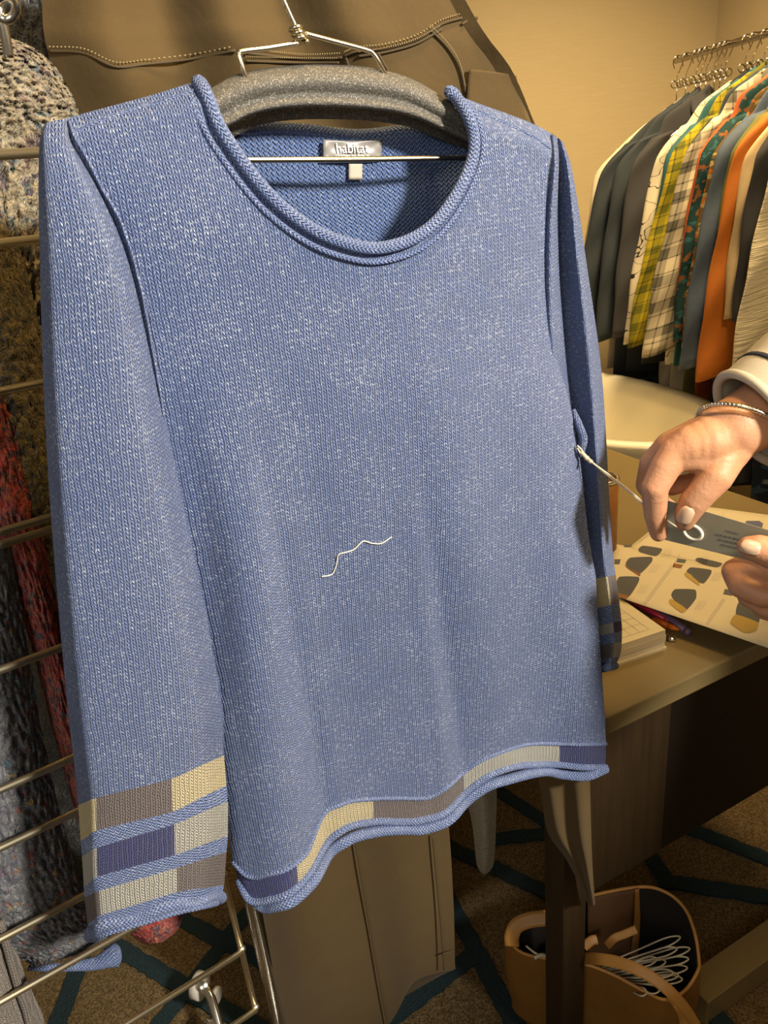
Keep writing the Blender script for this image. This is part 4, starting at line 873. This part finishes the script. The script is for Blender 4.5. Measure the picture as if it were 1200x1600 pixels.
P = net([[at_z(918, 1404, .245), at_z(918, 1450, .2), at_z(920, 1500, .15)], [at_z(958, 1395, .25), at_z(958, 1450, .19), at_z(955, 1505, .13)], [at_z(992, 1390, .26), at_z(990, 1440, .19), at_z(984, 1502, .14)]], 20, 20); MB().grid(P).build('inner_flap', plain('brown_suede', (.10, .045, .014), .8), bag, solid=.003)
CORD = plain('white_cord', (.70, .62, .46), .6)
cb2 = thing('cord_bundle', 'bundle of white cord loops sticking out of the leather bag', 'cord', at_z(990, 1540, .1))
tips = [(1063, 1464), (1058, 1482), (1078, 1482), (1076, 1498), (1026, 1498), (1040, 1502), (1052, 1520), (1074, 1512), (1060, 1524), (1066, 1530), (1030, 1548), (1010, 1552)]
for i, (x, y) in enumerate(tips):
    bx_, by_ = 935+i*3.0, 1512+i*2.4; zz = .215-.003*i; dx, dy = x-bx_, y-by_; L_ = math.hypot(dx, dy); nx, ny = -dy/L_, dx/L_; wd = 6.5
    pts = [at_z(bx_+nx*2, by_+ny*2, zz-.05), at_z(bx_+dx*.5+nx*wd*.7, by_+dy*.5+ny*wd*.7, zz-.02), at_z(bx_+dx*.85+nx*wd, by_+dy*.85+ny*wd, zz), at_z(x, y, zz+.002), at_z(bx_+dx*.85-nx*wd, by_+dy*.85-ny*wd, zz), at_z(bx_+dx*.5-nx*wd*.7, by_+dy*.5-ny*wd*.7, zz-.02), at_z(bx_-nx*2, by_-ny*2, zz-.05)]
    MB().tube(pts, .0013, 6, 40).build('loop', CORD, cb2)
tag(MB().tube([at_z(822, 1478, .2), at_z(838, 1490, .2), at_z(856, 1495, .19)], .0018, 6, 12).tube([at_z(835, 1497, .2), at_z(846, 1492, .2), at_z(858, 1496, .19)], .003, 6, 12).build('white_tag_cord', CORD), 'short white cord in the left end of the leather bag', 'cord')

# ------------------------------------------------------------------ hands
HK = 1.19
def HD_(x, y, d): return at_d(x, y, d*HK)
t = NT('skin'); co = t.coord(); n1 = t.noise(co, 30, 3); n2 = t.noise(co, 260, 2)
c = t.mix(t.ramp(n1, .3, .7), (.55, .26, .125), (.58, .30, .165)); c = t.mix(t.M('MULTIPLY', n2, .3), c, (.48, .21, .11)); t.bump(t.M('ADD', t.noise(co, 350, 3), t.M('MULTIPLY', t.noise(co, 70, 2), 1.5)), .25, .0015)
SKIN = t.fin(c, .5, 0, .4); t.b.inputs['Subsurface Weight'].default_value = .12; t.b.inputs['Subsurface Radius'].default_value = (.01, .004, .002); t.b.inputs['Subsurface Scale'].default_value = .3
NAIL = plain('fingernail', (.56, .37, .24), .25, 0, .04)
person = thing('person', 'person in cream striped sweater reaching in from the right to hold the hang tag', 'person', (.80, .60, 0))
def capsules(m, chain, world=False, fl=(1, 1, 1)):
    P = [np.array(c_[:3]) if world else HD_(*c_[:3]) for c_ in chain]; R = [c_[3]*(1 if world else HK) for c_ in chain]
    for i in range(len(P)-1):
        k = max(2, int(np.linalg.norm(P[i+1]-P[i])/(min(R[i], R[i+1])*.35)))
        for j in range(k+1):
            f = j/k; m.ball(P[i]+(P[i+1]-P[i])*f, R[i]+(R[i+1]-R[i])*f, 14 if R[i] < .03 else 36, 9 if R[i] < .03 else 22, fl)
def flesh(name, chains, parent, mat, vox=.0017, it=6, wchains=()):
    m = MB()
    for c_ in chains: capsules(m, c_)
    for c_ in wchains: capsules(m, c_, True)
    o = m.build(name, mat, parent)
    a = o.modifiers.new('r', 'REMESH'); a.mode = 'VOXEL'; a.voxel_size = vox; a.use_smooth_shade = True
    b_ = o.modifiers.new('s', 'SMOOTH'); b_.factor = .5; b_.iterations = it
    bpy.context.view_layer.update(); me = bpy.data.meshes.new_from_object(o.evaluated_get(bpy.context.evaluated_depsgraph_get()))
    o.modifiers.clear(); old = o.data; o.data = me; bpy.data.meshes.remove(old)
    if not me.materials: me.materials.append(mat)
    me.polygons.foreach_set('use_smooth', [True]*len(me.polygons)); return o
RH_ = [[(1330, 560, .73, .038), (1235, 622, .668, .031), (1180, 652, .645, .026), (1150, 668, .635, .0245), (1122, 684, .63, .0235)],
       [(1150, 672, .635, .022), (1110, 690, .622, .020), (1080, 697, .616, .017), (1056, 708, .612, .0135)],
       [(1140, 668, .645, .021), (1095, 685, .634, .018), (1048, 699, .632, .0135)],
       [(1140, 672, .655, .020), (1095, 690, .650, .017), (1042, 706, .652, .013)],
       [(1140, 680, .665, .018), (1095, 700, .665, .015), (1046, 716, .672, .0115)],
       [(1120, 700, .64, .02), (1090, 708, .64, .017)],
       [(1056, 708, .612, .0135), (1040, 730, .606, .0122), (1023, 762, .600, .0108), (1024, 803, .606, .0094), (1029, 833, .612, .0074)],
       [(1048, 699, .632, .0135), (1020, 725, .638, .0112), (1012, 757, .645, .0102), (1030, 785, .652, .009), (1052, 800, .650, .0076)],
       [(1042, 706, .652, .013), (1022, 728, .66, .0105), (1022, 752, .668, .0095), (1050, 760, .672, .0085), (1080, 752, .668, .0078)],
       [(1046, 716, .672, .0115), (1034, 735, .68, .009), (1040, 752, .688, .008), (1066, 756, .688, .007)],
       [(1142, 690, .632, .020), (1128, 715, .622, .0175), (1118, 744, .610, .0140), (1100, 766, .606, .0122), (1086, 782, .605, .0118), (1074, 802, .606, .0100), (1070, 815, .608, .0078)],
       [(1108, 712, .618, .014), (1090, 716, .612, .011), (1072, 718, .610, .010)]]
LH_ = [[(1420, 880, .60, .034), (1330, 885, .605, .030), (1280, 890, .608, .024)], [(1300, 880, .60, .02), (1250, 874, .590, .0145), (1208, 865, .586, .0125), (1186, 858, .586, .0112), (1170, 855, .587, .0088)],
       [(1290, 900, .612, .018), (1220, 890, .612, .0135), (1172, 884, .612, .0115), (1148, 893, .610, .0105), (1158, 915, .604, .0105), (1190, 930, .600, .0098), (1215, 934, .600, .008)],
       [(1290, 915, .62, .018), (1220, 910, .622, .0125), (1178, 912, .62, .011), (1172, 930, .612, .0105), (1200, 948, .606, .0098), (1225, 952, .606, .008)],
       [(1290, 925, .63, .016), (1230, 925, .632, .012), (1192, 932, .628, .0105), (1195, 950, .62, .01), (1225, 962, .616, .0085)]]
eR_, eL_, sR_, sL_ = (.56, .767, 1.224), (.555, .45, 1.12), (.78, .765, 1.335), (.78, .445, 1.335)
WC = [[(*HD_(1330, 560, .73), .036), (*eR_, .036), (*sR_, .045)], [(*HD_(1420, 880, .60), .036), (*eL_, .036), (*sL_, .045)], [(*sR_, .05), (.80, .66, 1.36, .05), (.80, .54, 1.36, .05), (*sL_, .05)],
      [(.80, .60, 1.36, .055), (.795, .60, 1.46, .05)], [(.79, .60, 1.555, .086), (.775, .60, 1.545, .084)], [(.755, .60, 1.50, .062), (.735, .60, 1.478, .045)], [(.75, .575, 1.535, .05), (.75, .625, 1.535, .05)],
      [(.698, .60, 1.55, .008), (.684, .60, 1.522, .013)], [(.70, .588, 1.492, .010), (.70, .612, 1.492, .010)], [(.79, .51, 1.55, .012), (.79, .512, 1.52, .010)], [(.79, .69, 1.55, .012), (.79, .688, 1.52, .010)],
      [(.80, .60, 1.36, .08), (.81, .60, .95, .09)], [(.81, .66, .90, .08), (.80, .685, .48, .05), (.82, .69, .07, .035)], [(.81, .54, .90, .08), (.80, .515, .48, .05), (.82, .51, .07, .035)]]
hr = hl = flesh('body', RH_+LH_, person, SKIN, wchains=WC)
KTOP = plain('cream_sweater_knit', (.52, .45, .32), .85, 0, .06, 200, .4)
flesh('sweater_body', [], person, KTOP, .007, 5, [[(*eR_, .066), (*sR_, .075)], [(*eL_, .060), (*sL_, .075)], [(*sR_, .075), (.80, .66, 1.33, .085), (.80, .54, 1.33, .085), (*sL_, .075)], [(.80, .68, 1.25, .115), (.80, .52, 1.25, .115)], [(.80, .60, 1.25, .125), (.81, .60, 1.0, .12)],
       [(.80, .68, 1.25, .11), (.81, .66, 1.05, .10), (.81, .67, .88, .115)], [(.80, .52, 1.25, .11), (.81, .54, 1.05, .10), (.81, .53, .88, .115)], [(.81, .67, .88, .115), (.81, .53, .88, .115)]])
flesh('trousers', [], person, plain('dark_denim', (.02, .025, .04), .85), .007, 4, [[(.81, .665, .84, .105), (.80, .69, .47, .070), (.825, .69, .09, .058)], [(.81, .535, .84, .105), (.80, .51, .47, .070), (.825, .51, .09, .058)]])
for y_ in (.69, .51): flesh('shoe', [], person, plain('black_leather', (.015, .013, .012), .4), .004, 4, [[(.84, y_, .042, .042), (.76, y_, .042, .040), (.66, y_, .032, .032)]])
flesh('hair', [], person, plain('brown_hair', (.07, .035, .015), .5), .005, 4, [[(.805, .60, 1.575, .094), (.83, .60, 1.50, .085), (.85, .60, 1.42, .06)], [(.80, .52, 1.56, .04), (.83, .52, 1.46, .045)], [(.80, .68, 1.56, .04), (.83, .68, 1.46, .045)], [(.76, .60, 1.615, .045), (.77, .56, 1.61, .045), (.77, .64, 1.61, .045)]])
for y_ in (.572, .628): MB().ball((.706, y_, 1.543), .012).build('eye', plain('eye_white', (.7, .68, .62), .2), person)
def nail(c, tipdir, r, ln, par):
    """a curved nail plate: c = (px, py, d) of its middle, tipdir in pixels."""
    x, y, d = c; P0 = HD_(x, y, d); tx_ = HD_(x+tipdir[0], y+tipdir[1], d)-P0; tx_ /= np.linalg.norm(tx_); v = (CC-P0)/np.linalg.norm(CC-P0); b_ = np.cross(v, tx_); rows = []
    for f in np.linspace(-1, 1, 9):
        rr = []
        wd = r*HK*math.sqrt(max(.02, 1-abs(f)**4*.75))
        for g in np.linspace(-1, 1, 9): rr.append(P0+tx_*f*ln*HK+b_*g*wd+v*HK*(.0030-.0032*g*g-(.0014*(f+.2)**2)))
        rows.append(rr)
    MB().grid(np.array(rows)).build('fingernail', NAIL, par, solid=.0008)
nail((1070.5, 806, .594), (-14, 26), .0062, .0078, hr)
nail((1172, 855.5, .576), (-26, -6), .0058, .0072, hl)
# cream sleeve with dark stripe
KC2 = plain('cream_sleeve_knit', (.52, .45, .32), .85, 0, .06, 200, .4)
SLX = [HD_(1178, 655, .648), HD_(1222, 627, .664), HD_(1295, 578, .70), np.array(eR_)]
sv = MB().tube(SLX, [.041*HK, .046*HK, .052*HK, .056*HK], 40, 40, cap=False).build('sweater_sleeve', KC2, person, solid=.004)
ringc = cr(SLX, 40); tdir_ = ringc[1]-ringc[0]; tdir_ /= np.linalg.norm(tdir_)
def ringp(c, r, n=36):
    N = np.array([0, 0, 1.])-tdir_*tdir_[2]; N /= np.linalg.norm(N); B = np.cross(tdir_, N); return [c+r*(math.cos(a)*N+math.sin(a)*B) for a in np.linspace(0, 2*math.pi, n, endpoint=False)]
MB().tube(ringp(ringc[0], .0415*HK), .0038*HK, 10, 90, True).build('cuff_edge', KC2, sv)
for k, wd in ((11, .0025), (24, .004)):
    MB().tube([ringc[k]-tdir_*wd, ringc[k]+tdir_*wd], float(np.interp(k/39, [0, 1/3, 2/3, 1], [.041, .046, .052, .056]))*HK+.0022, 40, cap=False).build('stripe', plain('black_yarn', (.02, .02, .025), .85), sv, solid=.001)
sv2 = MB().tube([HD_(1330, 885, .605), HD_(1420, 880, .60), np.array(eL_)], [.04*HK, .045*HK, .05*HK], 30, 20, cap=False).build('sweater_sleeve', KC2, person, solid=.004)
# bracelet: twisted cable cuff with ball ends
brc = HD_(1154, 664, .636)
eu = HD_(1168, 624, .636)-brc; eu /= np.linalg.norm(eu); aw = (brc-CC)/np.linalg.norm(brc-CC)
bt = .78*eu+.62*aw; bt /= np.linalg.norm(bt)
b1 = CR-bt*(CR@bt); b1 /= np.linalg.norm(b1); b2 = np.cross(bt, b1); b2 = b2 if b2@aw < 0 else -b2
brac = thing('bracelet', 'silver cable cuff bracelet with ball ends around the wrist', 'bracelet', brc-np.array([0, 0, .03]))
arc = [brc+0.0298*HK*(math.cos(a)*b1*1.04+math.sin(a)*b2) for a in np.radians(np.linspace(6, 304, 40))]
GOLDS = plain('silver_cable', (.70, .62, .46), .25, 1)
MB().tube(arc, .0020, 10, 120).build('cable', GOLDS, brac)
hel = []
for i in range(401):
    f = i/400*39; k = min(int(f), 38); p = arc[k]+(arc[k+1]-arc[k])*(f-k); rd = (p-brc); rd /= np.linalg.norm(rd); a = i*.9; hel.append(p+.0018*(math.cos(a)*rd+math.sin(a)*bt))
MB().tube(hel, .0008, 5).build('twist', GOLDS, brac)
for e in (0, -1): MB().ball(arc[e], .0033).build('ball_end', CHROME, brac)

# ------------------------------------------------------------------ hang tag and string
TAGM = plain('grey_card', (.27, .245, .165), .5, 0, .04)
tg = thing('hang_tag', 'grey card hang tag with a cream ring held between both hands', 'tag', HD_(1120, 860, .60))
TQ = [HD_(1038, 781, .628), HD_(1230, 837, .598), HD_(1226, 890, .596), HD_(1036, 843, .626)]
tnv = np.cross(TQ[1]-TQ[0], TQ[3]-TQ[0]); tnv /= np.linalg.norm(tnv); tnv = tnv if tnv@(CC-TQ[0]) > 0 else -tnv
MB().slab(TQ, .0008, tnv).build('card', TAGM, tg, False)
def tp_(x, y, e=.0005): return at_plane(x, y, TQ[0]+tnv*e, tnv)
rc_ = tp_(1083, 832); MB().tube([tp_(1083+14*math.cos(a), 832+10.5*math.sin(a)+3.5*math.cos(a)) for a in np.linspace(0, 2*math.pi, 24, endpoint=False)], .0017, 8, 60, True).build('eyelet_ring', plain('cream_print', (.80, .72, .55), .5), tg)
tl = []
for k, (x0, y0, x1, y1) in enumerate([(1133, 829, 1154, 835), (1118, 835, 1168, 846), (1122, 843, 1162, 852), (1126, 851, 1152, 857)]):
    f = 0
    while f < .95:
        g = min(1, f+random.uniform(.06, .14)); tl.append((tp_(x0+(x1-x0)*f, y0+(y1-y0)*f), tp_(x0+(x1-x0)*g, y0+(y1-y0)*g), .0008)); f = g+.04
m = MB()
for a, b_, wd in tl:
    n = np.cross(b_-a, tnv); n = n/np.linalg.norm(n)*wd; m.add([a-n, b_-n, b_+n, a+n], [(0, 1, 2, 3)])
m.build('printed_lines', INKD, tg, False)
STR = plain('waxed_string', (.62, .52, .36), .6)
sg = thing('tag_string', 'doubled beige string tied to the sweater side seam and running to the hang tag', 'string', at_d(960, 760, .742))
ss = [W(902, 698, .004), W(908, 706, .006), W(917, 716, .008)]
for k in (-1, 1):
    MB().tube([ss[0]+np.array([0, 0, .0012*k]), ss[1]+np.array([0, 0, .0024*k]), ss[2]+np.array([0, 0, .0008*k]), at_d(950, 742+k*1.2, .7435), at_d(985, 769+k*1.2, .7425), at_d(1012, 793+k, .742), at_d(1040, 812, .7405)], .00095, 6, 60).build('strand', STR, sg)
MB().ball(ss[2], .0026).tube([ss[1], ss[2], at_d(924, 722, .743)], .0021, 8, 12).build('knot', STR, sg)
MB().tube([tp_(1040, 812, .0015), tp_(1052, 820, .0015), tp_(1062, 826, .001)], .0009, 6, 14).build('strand', STR, sg)
